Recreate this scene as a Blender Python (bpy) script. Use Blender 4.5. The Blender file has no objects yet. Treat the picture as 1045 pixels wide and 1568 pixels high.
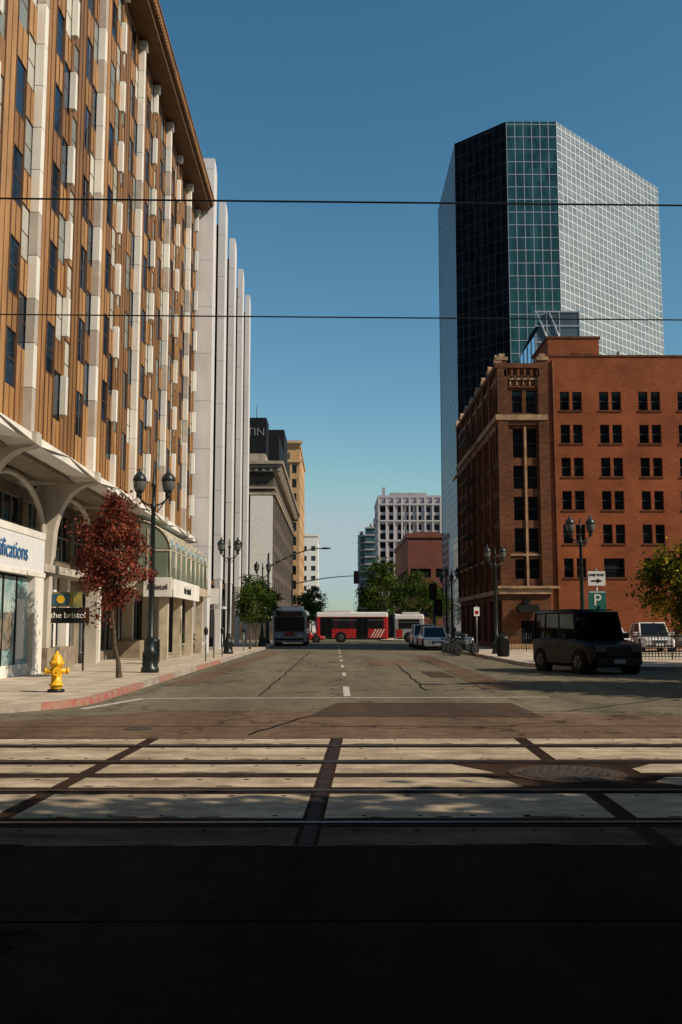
import bpy, math, random
from mathutils import Vector, Matrix
R = random.Random(7)
scene = bpy.context.scene
scene.view_settings.view_transform = 'Standard'
scene.view_settings.look = 'None'
scene.view_settings.exposure = 0

# ------------------------------------------------------------ materials
MATS = {}
def nd(nt, t, **kw):
    n = nt.nodes.new(t)
    for k, v in kw.items():
        setattr(n, k, v)
    return n
def mat(name, col, rough=0.8, metal=0.0, nscale=3.0, namt=0.25, bump=0.0, bscale=None, spec=0.5,
        col2=None, stretch=(1, 1, 1)):
    if name in MATS: return MATS[name]
    m = bpy.data.materials.new(name); m.use_nodes = True
    nt = m.node_tree; b = nt.nodes['Principled BSDF']
    b.inputs['Roughness'].default_value = rough
    b.inputs['Metallic'].default_value = metal
    b.inputs['Specular IOR Level'].default_value = spec
    tc = nd(nt, 'ShaderNodeTexCoord')
    mp = nd(nt, 'ShaderNodeMapping'); mp.inputs['Scale'].default_value = stretch
    nt.links.new(tc.outputs['Object'], mp.inputs['Vector'])
    no = nd(nt, 'ShaderNodeTexNoise'); no.inputs['Scale'].default_value = nscale
    no.inputs['Detail'].default_value = 6; no.inputs['Roughness'].default_value = 0.65
    nt.links.new(mp.outputs[0], no.inputs['Vector'])
    mx = nd(nt, 'ShaderNodeMix', data_type='RGBA')
    c2 = col2 if col2 else tuple(c * (1 - namt * 1.6) for c in col)
    c1 = col if col2 else tuple(min(1, c * (1 + namt * 0.6)) for c in col)
    mx.inputs[6].default_value = (*c2, 1); mx.inputs[7].default_value = (*c1, 1)
    rmp = nd(nt, 'ShaderNodeMapRange'); rmp.inputs[1].default_value = 0.32; rmp.inputs[2].default_value = 0.68
    nt.links.new(no.outputs['Fac'], rmp.inputs[0])
    nt.links.new(rmp.outputs[0], mx.inputs[0])
    nt.links.new(mx.outputs[2], b.inputs['Base Color'])
    if bump > 0:
        n2 = nd(nt, 'ShaderNodeTexNoise'); n2.inputs['Scale'].default_value = bscale or nscale * 8
        n2.inputs['Detail'].default_value = 5
        nt.links.new(tc.outputs['Object'], n2.inputs['Vector'])
        bp = nd(nt, 'ShaderNodeBump'); bp.inputs['Strength'].default_value = bump; bp.inputs['Distance'].default_value = 0.02
        nt.links.new(n2.outputs['Fac'], bp.inputs['Height']); nt.links.new(bp.outputs[0], b.inputs['Normal'])
    MATS[name] = m
    return m

def brick_mat(name, c1, c2, mortar, scale=1.0):
    m = bpy.data.materials.new(name); m.use_nodes = True
    nt = m.node_tree; b = nt.nodes['Principled BSDF']; b.inputs['Roughness'].default_value = 0.9
    b.inputs['Specular IOR Level'].default_value = 0.15
    tc = nd(nt, 'ShaderNodeTexCoord'); sp = nd(nt, 'ShaderNodeSeparateXYZ')
    nt.links.new(tc.outputs['Object'], sp.inputs[0])
    ad = nd(nt, 'ShaderNodeMath', operation='ADD'); nt.links.new(sp.outputs[0], ad.inputs[0]); nt.links.new(sp.outputs[1], ad.inputs[1])
    cb = nd(nt, 'ShaderNodeCombineXYZ'); nt.links.new(ad.outputs[0], cb.inputs[0]); nt.links.new(sp.outputs[2], cb.inputs[1])
    br = nd(nt, 'ShaderNodeTexBrick'); br.inputs['Scale'].default_value = scale
    br.inputs['Color1'].default_value = (*c1, 1); br.inputs['Color2'].default_value = (*c2, 1); br.inputs['Mortar'].default_value = (*mortar, 1)
    br.inputs['Mortar Size'].default_value = 0.012; br.inputs['Brick Width'].default_value = 0.3; br.inputs['Row Height'].default_value = 0.1
    nt.links.new(cb.outputs[0], br.inputs['Vector'])
    no = nd(nt, 'ShaderNodeTexNoise'); no.inputs['Scale'].default_value = 0.35; no.inputs['Detail'].default_value = 7; no.inputs['Roughness'].default_value = .7
    nt.links.new(tc.outputs['Object'], no.inputs['Vector'])
    mr = nd(nt, 'ShaderNodeMapRange'); mr.inputs[1].default_value = .3; mr.inputs[2].default_value = .7; mr.inputs[3].default_value = 0.62; mr.inputs[4].default_value = 1.2
    nt.links.new(no.outputs['Fac'], mr.inputs[0])
    mx = nd(nt, 'ShaderNodeVectorMath', operation='SCALE')
    nt.links.new(br.outputs['Color'], mx.inputs[0]); nt.links.new(mr.outputs[0], mx.inputs['Scale'])
    nt.links.new(mx.outputs[0], b.inputs['Base Color'])
    bp = nd(nt, 'ShaderNodeBump'); bp.inputs['Strength'].default_value = .4; bp.inputs['Distance'].default_value = .01
    nt.links.new(br.outputs['Fac'], bp.inputs['Height']); bp.invert = True; nt.links.new(bp.outputs[0], b.inputs['Normal'])
    return m

def glass_mat(name, base, ior=1.8, rough=0.03, var=0.3, cell=(1.25, 1.25, 2.1), wav=0.0):
    m = bpy.data.materials.new(name); m.use_nodes = True
    nt = m.node_tree; nt.nodes.remove(nt.nodes['Principled BSDF']); out = nt.nodes['Material Output']
    tc = nd(nt, 'ShaderNodeTexCoord')
    dv = nd(nt, 'ShaderNodeVectorMath', operation='DIVIDE'); dv.inputs[1].default_value = cell
    nt.links.new(tc.outputs['Object'], dv.inputs[0])
    fl = nd(nt, 'ShaderNodeVectorMath', operation='FLOOR'); nt.links.new(dv.outputs[0], fl.inputs[0])
    wn = nd(nt, 'ShaderNodeTexWhiteNoise'); nt.links.new(fl.outputs[0], wn.inputs['Vector'])
    mr = nd(nt, 'ShaderNodeMapRange'); mr.inputs[3].default_value = 1 - var; mr.inputs[4].default_value = 1 + var
    nt.links.new(wn.outputs['Value'], mr.inputs[0])
    sc = nd(nt, 'ShaderNodeVectorMath', operation='SCALE'); sc.inputs[0].default_value = base
    nt.links.new(mr.outputs[0], sc.inputs['Scale'])
    df = nd(nt, 'ShaderNodeBsdfDiffuse'); nt.links.new(sc.outputs[0], df.inputs['Color'])
    gl = nd(nt, 'ShaderNodeBsdfGlossy'); gl.inputs['Roughness'].default_value = rough
    gl.inputs['Color'].default_value = (.85, .93, 1, 1)
    fr = nd(nt, 'ShaderNodeFresnel'); fr.inputs['IOR'].default_value = ior
    ms = nd(nt, 'ShaderNodeMixShader')
    if wav > 0:
        no = nd(nt, 'ShaderNodeTexNoise'); no.inputs['Scale'].default_value = .6; no.inputs['Detail'].default_value = 2
        nt.links.new(tc.outputs['Object'], no.inputs['Vector'])
        bp = nd(nt, 'ShaderNodeBump'); bp.inputs['Strength'].default_value = wav; bp.inputs['Distance'].default_value = .1
        nt.links.new(no.outputs['Fac'], bp.inputs['Height']); nt.links.new(bp.outputs[0], gl.inputs['Normal'])
    nt.links.new(fr.outputs[0], ms.inputs[0]); nt.links.new(df.outputs[0], ms.inputs[1]); nt.links.new(gl.outputs[0], ms.inputs[2])
    nt.links.new(ms.outputs[0], out.inputs['Surface'])
    return m

def leaf_mat(name, col, trans=0.35):
    m = bpy.data.materials.new(name); m.use_nodes = True
    nt = m.node_tree; nt.nodes.remove(nt.nodes['Principled BSDF']); out = nt.nodes['Material Output']
    tc = nd(nt, 'ShaderNodeTexCoord'); no = nd(nt, 'ShaderNodeTexNoise'); no.inputs['Scale'].default_value = 2.5
    nt.links.new(tc.outputs['Object'], no.inputs['Vector'])
    mx = nd(nt, 'ShaderNodeMix', data_type='RGBA'); mx.inputs[6].default_value = (*[c * .55 for c in col], 1); mx.inputs[7].default_value = (*[min(1, c * 1.35) for c in col], 1)
    nt.links.new(no.outputs['Fac'], mx.inputs[0])
    d = nd(nt, 'ShaderNodeBsdfDiffuse'); t = nd(nt, 'ShaderNodeBsdfTranslucent'); ms = nd(nt, 'ShaderNodeMixShader'); ms.inputs[0].default_value = trans
    nt.links.new(mx.outputs[2], d.inputs[0]); nt.links.new(mx.outputs[2], t.inputs[0])
    nt.links.new(d.outputs[0], ms.inputs[1]); nt.links.new(t.outputs[0], ms.inputs[2]); nt.links.new(ms.outputs[0], out.inputs['Surface'])
    return m

def asphalt_mat(name, c1, c2, crack=True, stretch=(1.6, .22, 1), bigs=.35, fr=(.55, 1.5), spec=.06):
    m = bpy.data.materials.new(name); m.use_nodes = True
    nt = m.node_tree; b = nt.nodes['Principled BSDF']; b.inputs['Roughness'].default_value = 0.92
    b.inputs['Specular IOR Level'].default_value = spec
    tc = nd(nt, 'ShaderNodeTexCoord')
    def noise(scale, detail=5, stretch=None):
        n = nd(nt, 'ShaderNodeTexNoise'); n.inputs['Scale'].default_value = scale; n.inputs['Detail'].default_value = detail
        n.inputs['Roughness'].default_value = .65
        if stretch:
            mp = nd(nt, 'ShaderNodeMapping'); mp.inputs['Scale'].default_value = stretch
            nt.links.new(tc.outputs['Object'], mp.inputs[0]); nt.links.new(mp.outputs[0], n.inputs['Vector'])
        else: nt.links.new(tc.outputs['Object'], n.inputs['Vector'])
        return n
    big = noise(bigs, 8, stretch); fine = noise(60, 4); mid = noise(3, 6)
    mr = nd(nt, 'ShaderNodeMapRange'); mr.inputs[1].default_value = .35; mr.inputs[2].default_value = .65
    nt.links.new(big.outputs['Fac'], mr.inputs[0])
    mx = nd(nt, 'ShaderNodeMix', data_type='RGBA'); mx.inputs[6].default_value = (*c1, 1); mx.inputs[7].default_value = (*c2, 1)
    nt.links.new(mr.outputs[0], mx.inputs[0])
    f2 = nd(nt, 'ShaderNodeMapRange'); f2.inputs[1].default_value = .3; f2.inputs[2].default_value = .7; f2.inputs[3].default_value = fr[0]; f2.inputs[4].default_value = fr[1]
    nt.links.new(fine.outputs['Fac'], f2.inputs[0])
    f3 = nd(nt, 'ShaderNodeMapRange'); f3.inputs[1].default_value = .3; f3.inputs[2].default_value = .7; f3.inputs[3].default_value = .72; f3.inputs[4].default_value = 1.25
    nt.links.new(mid.outputs['Fac'], f3.inputs[0])
    mu = nd(nt, 'ShaderNodeMath', operation='MULTIPLY'); nt.links.new(f2.outputs[0], mu.inputs[0]); nt.links.new(f3.outputs[0], mu.inputs[1])
    last = mu
    if crack:
        dn = noise(1.2, 4)
        av = nd(nt, 'ShaderNodeVectorMath', operation='ADD'); sv = nd(nt, 'ShaderNodeVectorMath', operation='SCALE'); sv.inputs['Scale'].default_value = 1.6
        nt.links.new(dn.outputs['Color'], sv.inputs[0]); nt.links.new(tc.outputs['Object'], av.inputs[0]); nt.links.new(sv.outputs[0], av.inputs[1])
        vo = nd(nt, 'ShaderNodeTexVoronoi', feature='DISTANCE_TO_EDGE'); vo.inputs['Scale'].default_value = .25
        nt.links.new(av.outputs[0], vo.inputs['Vector'])
        cr = nd(nt, 'ShaderNodeMapRange'); cr.inputs[1].default_value = 0.0; cr.inputs[2].default_value = .016; cr.inputs[3].default_value = .3; cr.inputs[4].default_value = 1
        nt.links.new(vo.outputs['Distance'], cr.inputs[0])
        m2 = nd(nt, 'ShaderNodeMath', operation='MULTIPLY'); nt.links.new(mu.outputs[0], m2.inputs[0]); nt.links.new(cr.outputs[0], m2.inputs[1]); last = m2
    sc = nd(nt, 'ShaderNodeVectorMath', operation='SCALE'); nt.links.new(mx.outputs[2], sc.inputs[0]); nt.links.new(last.outputs[0], sc.inputs['Scale'])
    nt.links.new(sc.outputs[0], b.inputs['Base Color'])
    bp = nd(nt, 'ShaderNodeBump'); bp.inputs['Strength'].default_value = .5; bp.inputs['Distance'].default_value = .01
    nt.links.new(fine.outputs['Fac'], bp.inputs['Height']); nt.links.new(bp.outputs[0], b.inputs['Normal'])
    return m

def paving_mat(name, c1, c2, cell=1.2):
    m = brick_mat(name, c1, c2, tuple(c * .35 for c in c1), 1.0)
    nt = m.node_tree
    for n in nt.nodes:
        if n.type == 'TEX_BRICK':
            n.offset = 0; n.inputs['Brick Width'].default_value = cell; n.inputs['Row Height'].default_value = cell; n.inputs['Mortar Size'].default_value = .015
            tc = [k for k in nt.nodes if k.type == 'TEX_COORD'][0]
            nt.links.new(tc.outputs['Object'], n.inputs['Vector'])
    for n in nt.nodes:
        if n.type == 'TEX_NOISE': n.inputs['Scale'].default_value = 1.2
    return m

WHITE = mat('white_stucco', (.76, .74, .70), .75, nscale=1.2, namt=.13, stretch=(1, 1, .15))
SHELL = mat('canopy_concrete', (.52, .48, .42), .85, nscale=1.5, namt=.2, stretch=(1, 1, .4))
FINDULL = mat('fin_panel_weathered', (.47, .42, .38), .7, nscale=1.6, namt=.15)
WHITE2 = mat('white_fin_panel', (.66, .65, .67), .6, nscale=.8, namt=.10, stretch=(1, 1, .2))
CREAM = mat('cream_stone', (.52, .45, .34), .85, nscale=1.5, namt=.25, bump=.3)
COP = [mat('copper_panel_%d' % i, c, .5, .0, nscale=1.5, namt=.25, stretch=(1, 1, .25)) for i, c in enumerate([(.37, .19, .07), (.27, .135, .05), (.45, .245, .095)])]
BRONZE = mat('bronze_rib', (.15, .075, .035), .45, .2, namt=.2)
PALE = [mat('pale_blind_window_%d' % i, c, .25, 0, nscale=2, namt=.15, stretch=(1, 1, .3)) for i, c in enumerate([(.50, .50, .45), (.25, .28, .27), (.64, .62, .56)])]
SOFFIT = mat('brown_soffit', (.15, .08, .035), .8)
DARK = mat('dark_interior', (.012, .012, .014), .8, namt=.3, spec=.1)
BLACK = mat('black_metal', (.012, .014, .014), .4, .3, namt=.2)
GREENBLK = mat('lamp_green_black', (.012, .02, .022), .4, .2, namt=.3)
STEEL = mat('galvanised_steel', (.25, .25, .25), .45, .6, namt=.2)
ALU = mat('aluminium_mullion', (.40, .42, .45), .35, .5, namt=.1)
WMUL = mat('white_mullion', (.66, .67, .68), .4, .0, namt=.05)
DMUL = mat('dark_mullion', (.02, .024, .028), .5, .1, namt=.1)
WGL = glass_mat('window_glass', (.010, .012, .015), 1.4, .04, .5, (1, 1, 1))
BLUEGL = glass_mat('blue_window_glass', (.012, .022, .04), 1.6, .05, .6, (1, 1, 1))
GREENGL = glass_mat('canopy_glass', (.20, .235, .19), 1.5, .08, .3, (1, 1, .8))
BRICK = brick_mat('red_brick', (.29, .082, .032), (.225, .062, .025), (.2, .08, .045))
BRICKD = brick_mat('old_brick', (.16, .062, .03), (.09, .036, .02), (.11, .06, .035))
TERRA = mat('terracotta_trim', (.35, .225, .13), .85, nscale=2, namt=.35, bump=.4)
TAN = mat('tan_stucco', (.47, .29, .15), .85, nscale=.3, namt=.2)
REDB = mat('red_brown_panel', (.17, .05, .035), .8, nscale=.3, namt=.2)
GREYC = mat('grey_concrete', (.33, .32, .32), .85, nscale=.4, namt=.2)
ASPH = asphalt_mat('asphalt', (.095, .084, .062), (.165, .145, .105))
ASPHB = asphalt_mat('brown_asphalt', (.09, .06, .042), (.16, .11, .075))
ASPHD = asphalt_mat('dark_asphalt_patch', (.05, .034, .026), (.078, .054, .04), False)
ASPHSHADE = asphalt_mat('shade_toned_asphalt', (.012, .010, .008), (.026, .021, .016), True, spec=.02)  # foreground shade put into a near-black asphalt colour
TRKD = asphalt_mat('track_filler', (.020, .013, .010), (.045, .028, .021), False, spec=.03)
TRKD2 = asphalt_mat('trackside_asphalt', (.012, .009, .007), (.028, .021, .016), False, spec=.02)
CONC = asphalt_mat('track_concrete', (.25, .20, .145), (.46, .385, .29), False, stretch=(.5, 1.6, 1), bigs=1.6, fr=(.68, 1.32))
CONCD = asphalt_mat('shade_toned_track_concrete', (.045, .034, .026), (.14, .11, .085), False, stretch=(.5, 1.6, 1), bigs=1.2, fr=(.68, 1.32), spec=.03)  # shade on the last track band, put into a darker concrete colour
PAV = paving_mat('pavement', (.50, .43, .34), (.44, .38, .30))
KERB = mat('kerb_concrete', (.38, .33, .28), .85, nscale=2, namt=.3, bump=.3)
KRED = mat('kerb_red_paint', (.36, .09, .07), .7, nscale=5, namt=.3, col2=(.33, .25, .2))
RAIL = mat('rail_steel', (.07, .045, .038), .45, .6, nscale=6, namt=.3)
PAINT = mat('white_road_paint', (.62, .60, .55), .7, nscale=14, namt=.2, col2=(.22, .2, .17))
YEL = mat('yellow_paint', (.80, .46, .015), .4, nscale=6, namt=.15)
BARK = mat('bark', (.09, .065, .045), .9, nscale=12, namt=.35, bump=.6)
GROUND = mat('earth', (.16, .14, .11), .95, nscale=.05, namt=.3)
RUBBER = mat('rubber', (.015, .015, .015), .85, spec=.15)
CHROME = mat('chrome', (.4, .4, .4), .25, 1.0, namt=.05)
RIM = mat('dark_rim', (.09, .09, .095), .35, .7, namt=.1)
LEDW = mat('headlamp_lens', (.5, .5, .5), .15, 0, namt=.05)
TAIL = mat('red_lens', (.35, .01, .01), .2, 0, namt=.05)

# ------------------------------------------------------------ mesh builder
class MB:
    def __init__(s): s.v = []; s.f = []; s.m = []; s.mats = []; s.sm = []
    def mi(s, m):
        if m not in s.mats: s.mats.append(m)
        return s.mats.index(m)
    def face(s, pts, m, smooth=False):
        i = len(s.v); s.v += [tuple(p) for p in pts]; s.f.append(tuple(range(i, i + len(pts)))); s.m.append(s.mi(m)); s.sm.append(smooth)
    def box(s, x0, x1, y0, y1, z0, z1, m):
        if x0 > x1: x0, x1 = x1, x0
        if y0 > y1: y0, y1 = y1, y0
        i = len(s.v); k = s.mi(m)
        s.v += [(x0, y0, z0), (x1, y0, z0), (x1, y1, z0), (x0, y1, z0), (x0, y0, z1), (x1, y0, z1), (x1, y1, z1), (x0, y1, z1)]
        for q in ((0, 3, 2, 1), (4, 5, 6, 7), (0, 1, 5, 4), (1, 2, 6, 5), (2, 3, 7, 6), (3, 0, 4, 7)):
            s.f.append(tuple(i + a for a in q)); s.m.append(k); s.sm.append(False)
    def obox(s, o, u, n, a0, a1, d0, d1, z0, z1, m):
        i = len(s.v); k = s.mi(m)
        for z in (z0, z1):
            for a, d in ((a0, d0), (a1, d0), (a1, d1), (a0, d1)):
                s.v.append((o[0] + u[0] * a + n[0] * d, o[1] + u[1] * a + n[1] * d, z))
        for q in ((0, 3, 2, 1), (4, 5, 6, 7), (0, 1, 5, 4), (1, 2, 6, 5), (2, 3, 7, 6), (3, 0, 4, 7)):
            s.f.append(tuple(i + a for a in q)); s.m.append(k); s.sm.append(False)
    def prism(s, poly, h0, h1, m, axis='z'):
        def P(a, b, h):
            return {'z': (a, b, h), 'y': (a, h, b), 'x': (h, a, b)}[axis]
        n = len(poly); i = len(s.v); k = s.mi(m)
        s.v += [P(a, b, h0) for a, b in poly] + [P(a, b, h1) for a, b in poly]
        s.f.append(tuple(i + j for j in reversed(range(n)))); s.f.append(tuple(i + n + j for j in range(n)))
        for j in range(n): s.f.append((i + j, i + (j + 1) % n, i + n + (j + 1) % n, i + n + j))
        s.m += [k] * (n + 2); s.sm += [False] * (n + 2)
    def cyl(s, p0, p1, r0, r1, m, seg=10, cap=True, smooth=True):
        p0 = Vector(p0); p1 = Vector(p1); d = (p1 - p0)
        if d.length < 1e-6: return
        d.normalize(); a = d.orthogonal().normalized(); b = d.cross(a); i = len(s.v); k = s.mi(m)
        for p, r in ((p0, r0), (p1, r1)):
            for j in range(seg):
                t = 2 * math.pi * j / seg; s.v.append(tuple(p + a * (r * math.cos(t)) + b * (r * math.sin(t))))
        for j in range(seg):
            s.f.append((i + j, i + (j + 1) % seg, i + seg + (j + 1) % seg, i + seg + j)); s.m.append(k); s.sm.append(smooth)
        if cap:
            s.f.append(tuple(i + j for j in reversed(range(seg)))); s.f.append(tuple(i + seg + j for j in range(seg))); s.m += [k, k]; s.sm += [False, False]
    def lathe(s, c, prof, m, seg=14):
        i = len(s.v); k = s.mi(m)
        for r, z in prof:
            for j in range(seg):
                t = 2 * math.pi * j / seg; s.v.append((c[0] + r * math.cos(t), c[1] + r * math.sin(t), c[2] + z))
        for q in range(len(prof) - 1):
            for j in range(seg):
                a = i + q * seg; s.f.append((a + j, a + (j + 1) % seg, a + seg + (j + 1) % seg, a + seg + j)); s.m.append(k); s.sm.append(True)
    def loft(s, secs, m, cap=True, smooth=False):
        n = len(secs[0]); i = len(s.v); k = s.mi(m) if not isinstance(m, list) else None
        for r in secs: s.v += [tuple(p) for p in r]
        for q in range(len(secs) - 1):
            for j in range(n):
                a = i + q * n; s.f.append((a + j, a + (j + 1) % n, a + n + (j + 1) % n, a + n + j))
                s.m.append(k if k is not None else s.mi(m[j % len(m)])); s.sm.append(smooth)
        if cap:
            kk = k if k is not None else s.mi(m[1])
            s.f.append(tuple(i + j for j in reversed(range(n)))); s.f.append(tuple(i + (len(secs) - 1) * n + j for j in range(n))); s.m += [kk, kk]; s.sm += [False] * 2
    def build(s, name, parent=None, loc=(0, 0, 0), rz=0, bevel=0, scale=1):
        me = bpy.data.meshes.new(name); me.from_pydata(s.v, [], s.f)
        for m in s.mats: me.materials.append(m)
        me.polygons.foreach_set('material_index', s.m); me.polygons.foreach_set('use_smooth', s.sm)
        me.update()
        ob = bpy.data.objects.new(name, me); scene.collection.objects.link(ob)
        ob.location = loc; ob.rotation_euler = (0, 0, rz); ob.scale = (scale,) * 3
        if parent: ob.parent = parent
        if bevel > 0:
            bm = ob.modifiers.new('bev', 'BEVEL'); bm.width = bevel; bm.segments = 2; bm.limit_method = 'ANGLE'
        return ob
def empty(name, loc=(0, 0, 0), rz=0, scale=1):
    e = bpy.data.objects.new(name, None); scene.collection.objects.link(e); e.location = loc; e.rotation_euler = (0, 0, rz); e.scale = (scale,) * 3
    return e
def text(name, body, size, loc, rot, m, parent=None, ext=.01, align='CENTER'):
    c = bpy.data.curves.new(name, 'FONT'); c.body = body; c.size = size; c.extrude = ext; c.align_x = align; c.align_y = 'CENTER'
    o = bpy.data.objects.new(name, c); scene.collection.objects.link(o); o.location = loc; o.rotation_euler = rot; c.materials.append(m)
    if parent: o.parent = parent
    return o

def facade(mb, o, u, n, L, z0, z1, ops, wall, glass, depth=.18, frame=None, mull=(1, 1), fw=.05):
    us = sorted(set([0, L] + [round(v, 4) for q in ops for v in q[:2]])); zs = sorted(set([z0, z1] + [round(v, 4) for q in ops for v in q[2:4]]))
    P = lambda a, d, z: (o[0] + u[0] * a + n[0] * d, o[1] + u[1] * a + n[1] * d, z)
    ok = set()
    for q in ops:
        for i in range(len(us) - 1):
            if us[i] >= q[0] - 1e-3 and us[i + 1] <= q[1] + 1e-3:
                for j in range(len(zs) - 1):
                    if zs[j] >= q[2] - 1e-3 and zs[j + 1] <= q[3] + 1e-3: ok.add((i, j))
    for i in range(len(us) - 1):
        j = 0
        while j < len(zs) - 1:
            if (i, j) in ok: j += 1; continue
            k = j
            while k + 1 < len(zs) - 1 and (i, k + 1) not in ok: k += 1
            mb.face([P(us[i], 0, zs[j]), P(us[i + 1], 0, zs[j]), P(us[i + 1], 0, zs[k + 1]), P(us[i], 0, zs[k + 1])], wall); j = k + 1
    for q in ops:
        a, b, c, d = q[:4]
        mb.face([P(a, 0, c), P(a, -depth, c), P(a, -depth, d), P(a, 0, d)], wall)
        mb.face([P(b, 0, c), P(b, 0, d), P(b, -depth, d), P(b, -depth, c)], wall)
        mb.face([P(a, 0, c), P(b, 0, c), P(b, -depth, c), P(a, -depth, c)], wall)
        mb.face([P(a, 0, d), P(a, -depth, d), P(b, -depth, d), P(b, 0, d)], wall)
        mb.face([P(a, -depth, c), P(b, -depth, c), P(b, -depth, d), P(a, -depth, d)], glass)
        if frame:
            for t in range(mull[0] + 1):
                x = a + (b - a) * t / mull[0]; x0 = max(a, x - fw / 2); x1 = min(b, x + fw / 2)
                mb.obox(o, u, n, x0, x1, -depth + .003, -depth + .04, c, d, frame)
            for t in range(mull[1] + 1):
                z = c + (d - c) * t / mull[1]; za = max(c, z - fw / 2); zb = min(d, z + fw / 2)
                mb.obox(o, u, n, a, b, -depth + .006, -depth + .045, za, zb, frame)

# ------------------------------------------------------------ ground, roads
g = MB(); g.face([(-4000, -2000, -.03), (4000, -2000, -.03), (4000, 6000, -.03), (-4000, 6000, -.03)], GROUND); g.build('ground')
g = MB(); g.face([(-160, -60, 0), (160, -60, 0), (160, 900, 0), (-160, 900, 0)], ASPH); g.build('road')

def rounded(corners, seg=8):
    out = []
    n = len(corners)
    for i, (x, y, r) in enumerate(corners):
        if r <= 0: out.append((x, y)); continue
        p = Vector((x, y)); a = (Vector(corners[i - 1][:2]) - p).normalized(); b = (Vector(corners[(i + 1) % n][:2]) - p).normalized()
        c = p + (a + b) * r
        for k in range(seg + 1):
            t = k / seg * math.pi / 2
            out.append(tuple(c - b * r * math.cos(t) - a * r * math.sin(t)))
    return out
def block(name, corners, red=lambda x, y: False):
    pts = rounded(corners)
    s = MB(); s.prism(pts[::-1], .0, .125, PAV)
    s.build(name)
    k = MB(); n = len(pts)
    area = sum(pts[i][0] * pts[(i + 1) % n][1] - pts[(i + 1) % n][0] * pts[i][1] for i in range(n)); sg = 1 if area > 0 else -1
    nor = []
    for i in range(n):
        a = Vector(pts[i]) - Vector(pts[i - 1]); b = Vector(pts[(i + 1) % n]) - Vector(pts[i])
        na = Vector((a.y, -a.x)).normalized() * sg; nb = Vector((b.y, -b.x)).normalized() * sg
        m = (na + nb); m = m / max(.3, m.length_squared / 2) if m.length > 0 else na
        nor.append(m)
    W = .16
    for i in range(n):
        p = Vector(pts[i]); q = Vector(pts[(i + 1) % n]); np_, nq = nor[i], nor[(i + 1) % n]
        L = (q - p).length; steps = max(1, min(int(L / 2.4), 60))
        if L > 150: steps = 30
        for t in range(steps):
            f0, f1 = t / steps, (t + 1) / steps - (.01 / L if L > 1 else 0)
            a, b = p.lerp(q, f0), p.lerp(q, f1); oa = a + np_.lerp(nq, f0) * W; ob_ = b + np_.lerp(nq, f1) * W
            mm = KRED if red(*a.lerp(b, .5)) else KERB
            k.face([(*a, .131), (*oa, .131), (*ob_, .131), (*b, .131)], mm)
            k.face([(*oa, 0), (*ob_, 0), (*ob_, .131), (*oa, .131)], mm)
            k.face([(*a, .1), (*a, .131), (*b, .131), (*b, .1)], mm)
    k.build(name.replace('pavement', 'kerb'))
block('left_pavement', [(-4.9, 17, 3.2), (-4.9, 84, 3), (-150, 84, 0), (-150, 17, 0)], lambda x, y: x > -6 and (18.5 < y < 24.5 or 28.5 < y < 31 or 36 < y < 41))
block('right_pavement', [(7.5, 86, 3), (7.5, 35, 4.5), (150, 35, 0), (150, 86, 0)], lambda x, y: x < 9 and (50 < y < 54))
block('left_pavement_far', [(-4.0, 106, 3), (-4.0, 850, 0), (-150, 850, 0), (-150, 106, 0)])
block('right_pavement_far', [(5.3, 850, 0), (5.3, 106, 3), (150, 106, 0), (150, 850, 0)])

p = MB()
p.face([(-60, 13.7, .004), (60, 13.7, .004), (60, 16.6, .004), (8, 17.2, .004), (-3, 18.3, .004), (-5, 16.3, .004), (-60, 16.3, .004)], ASPHB)
p.build('asphalt_resurfacing')
p = MB(); p.face([(-100, -8.9, .004), (100, -8.9, .004), (100, 5.29, .004), (-100, 5.29, .004)], ASPHSHADE); p.build('foreground_shade_sheet')  # dark sheet standing in for the foreground shade
p = MB()
p.face([(-.45, 17.0, .008), (3.5, 16.8, .008), (3.5, 20.0, .008), (.05, 20.1, .008)], ASPHD)
p.face([(3.6, 24.2, .008), (4.6, 24.2, .008), (4.9, 52, .008), (4.2, 52, .008)], ASPHB)
p.face([(2.9, 30, .008), (3.6, 30, .008), (3.6, 34, .008), (2.9, 34, .008)], ASPHD)
p.face([(1.4, 39, .008), (3.3, 39, .008), (3.2, 47, .008), (1.4, 47, .008)], ASPHB)
p.face([(-4.4, 26, .008), (-3.6, 26, .008), (-3.3, 60, .008), (-3.9, 60, .008)], ASPHB)
def tar(pts, w=.035):
    for a, b in zip(pts, pts[1:]):
        a = Vector(a); b = Vector(b); d = (b - a).normalized(); n_ = Vector((-d.y, d.x)) * w
        p.face([(*(a - n_), .012), (*(b - n_), .012), (*(b + n_), .012), (*(a + n_), .012)][::1], DARK)
def wig(x0, y0, x1, y1, n_, amp):
    out = []
    for i in range(n_ + 1):
        t = i / n_; out.append((x0 + (x1 - x0) * t + R.uniform(-amp, amp), y0 + (y1 - y0) * t + R.uniform(-amp, amp)))
    return out
tar(wig(-30, 15.2, 30, 15.4, 60, .05), .018); tar(wig(-1.6, 22, -1.5, 60, 40, .05), .02); tar(wig(-4.4, 27.5, 7.0, 28.2, 24, .07), .025)
tar(wig(2.2, 24, 2.5, 42, 20, .06), .02); tar(wig(-4.4, 42, 6.9, 42.8, 20, .1), .04); tar(wig(-.45, 17.0, -1.2, 14.1, 6, .04), .025); tar(wig(4.2, 18, 9, 23.5, 12, .07), .02)
p.build('asphalt_patches')
t = MB(); t.face([(-80, 7.0, .008), (80, 7.0, .008), (80, 13.72, .008), (-80, 13.72, .008)], TRKD)
t.face([(-80, 5.3, .008), (80, 5.3, .008), (80, 6.999, .008), (-80, 6.999, .008)], TRKD2); t.build('tram_trackbed')
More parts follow.
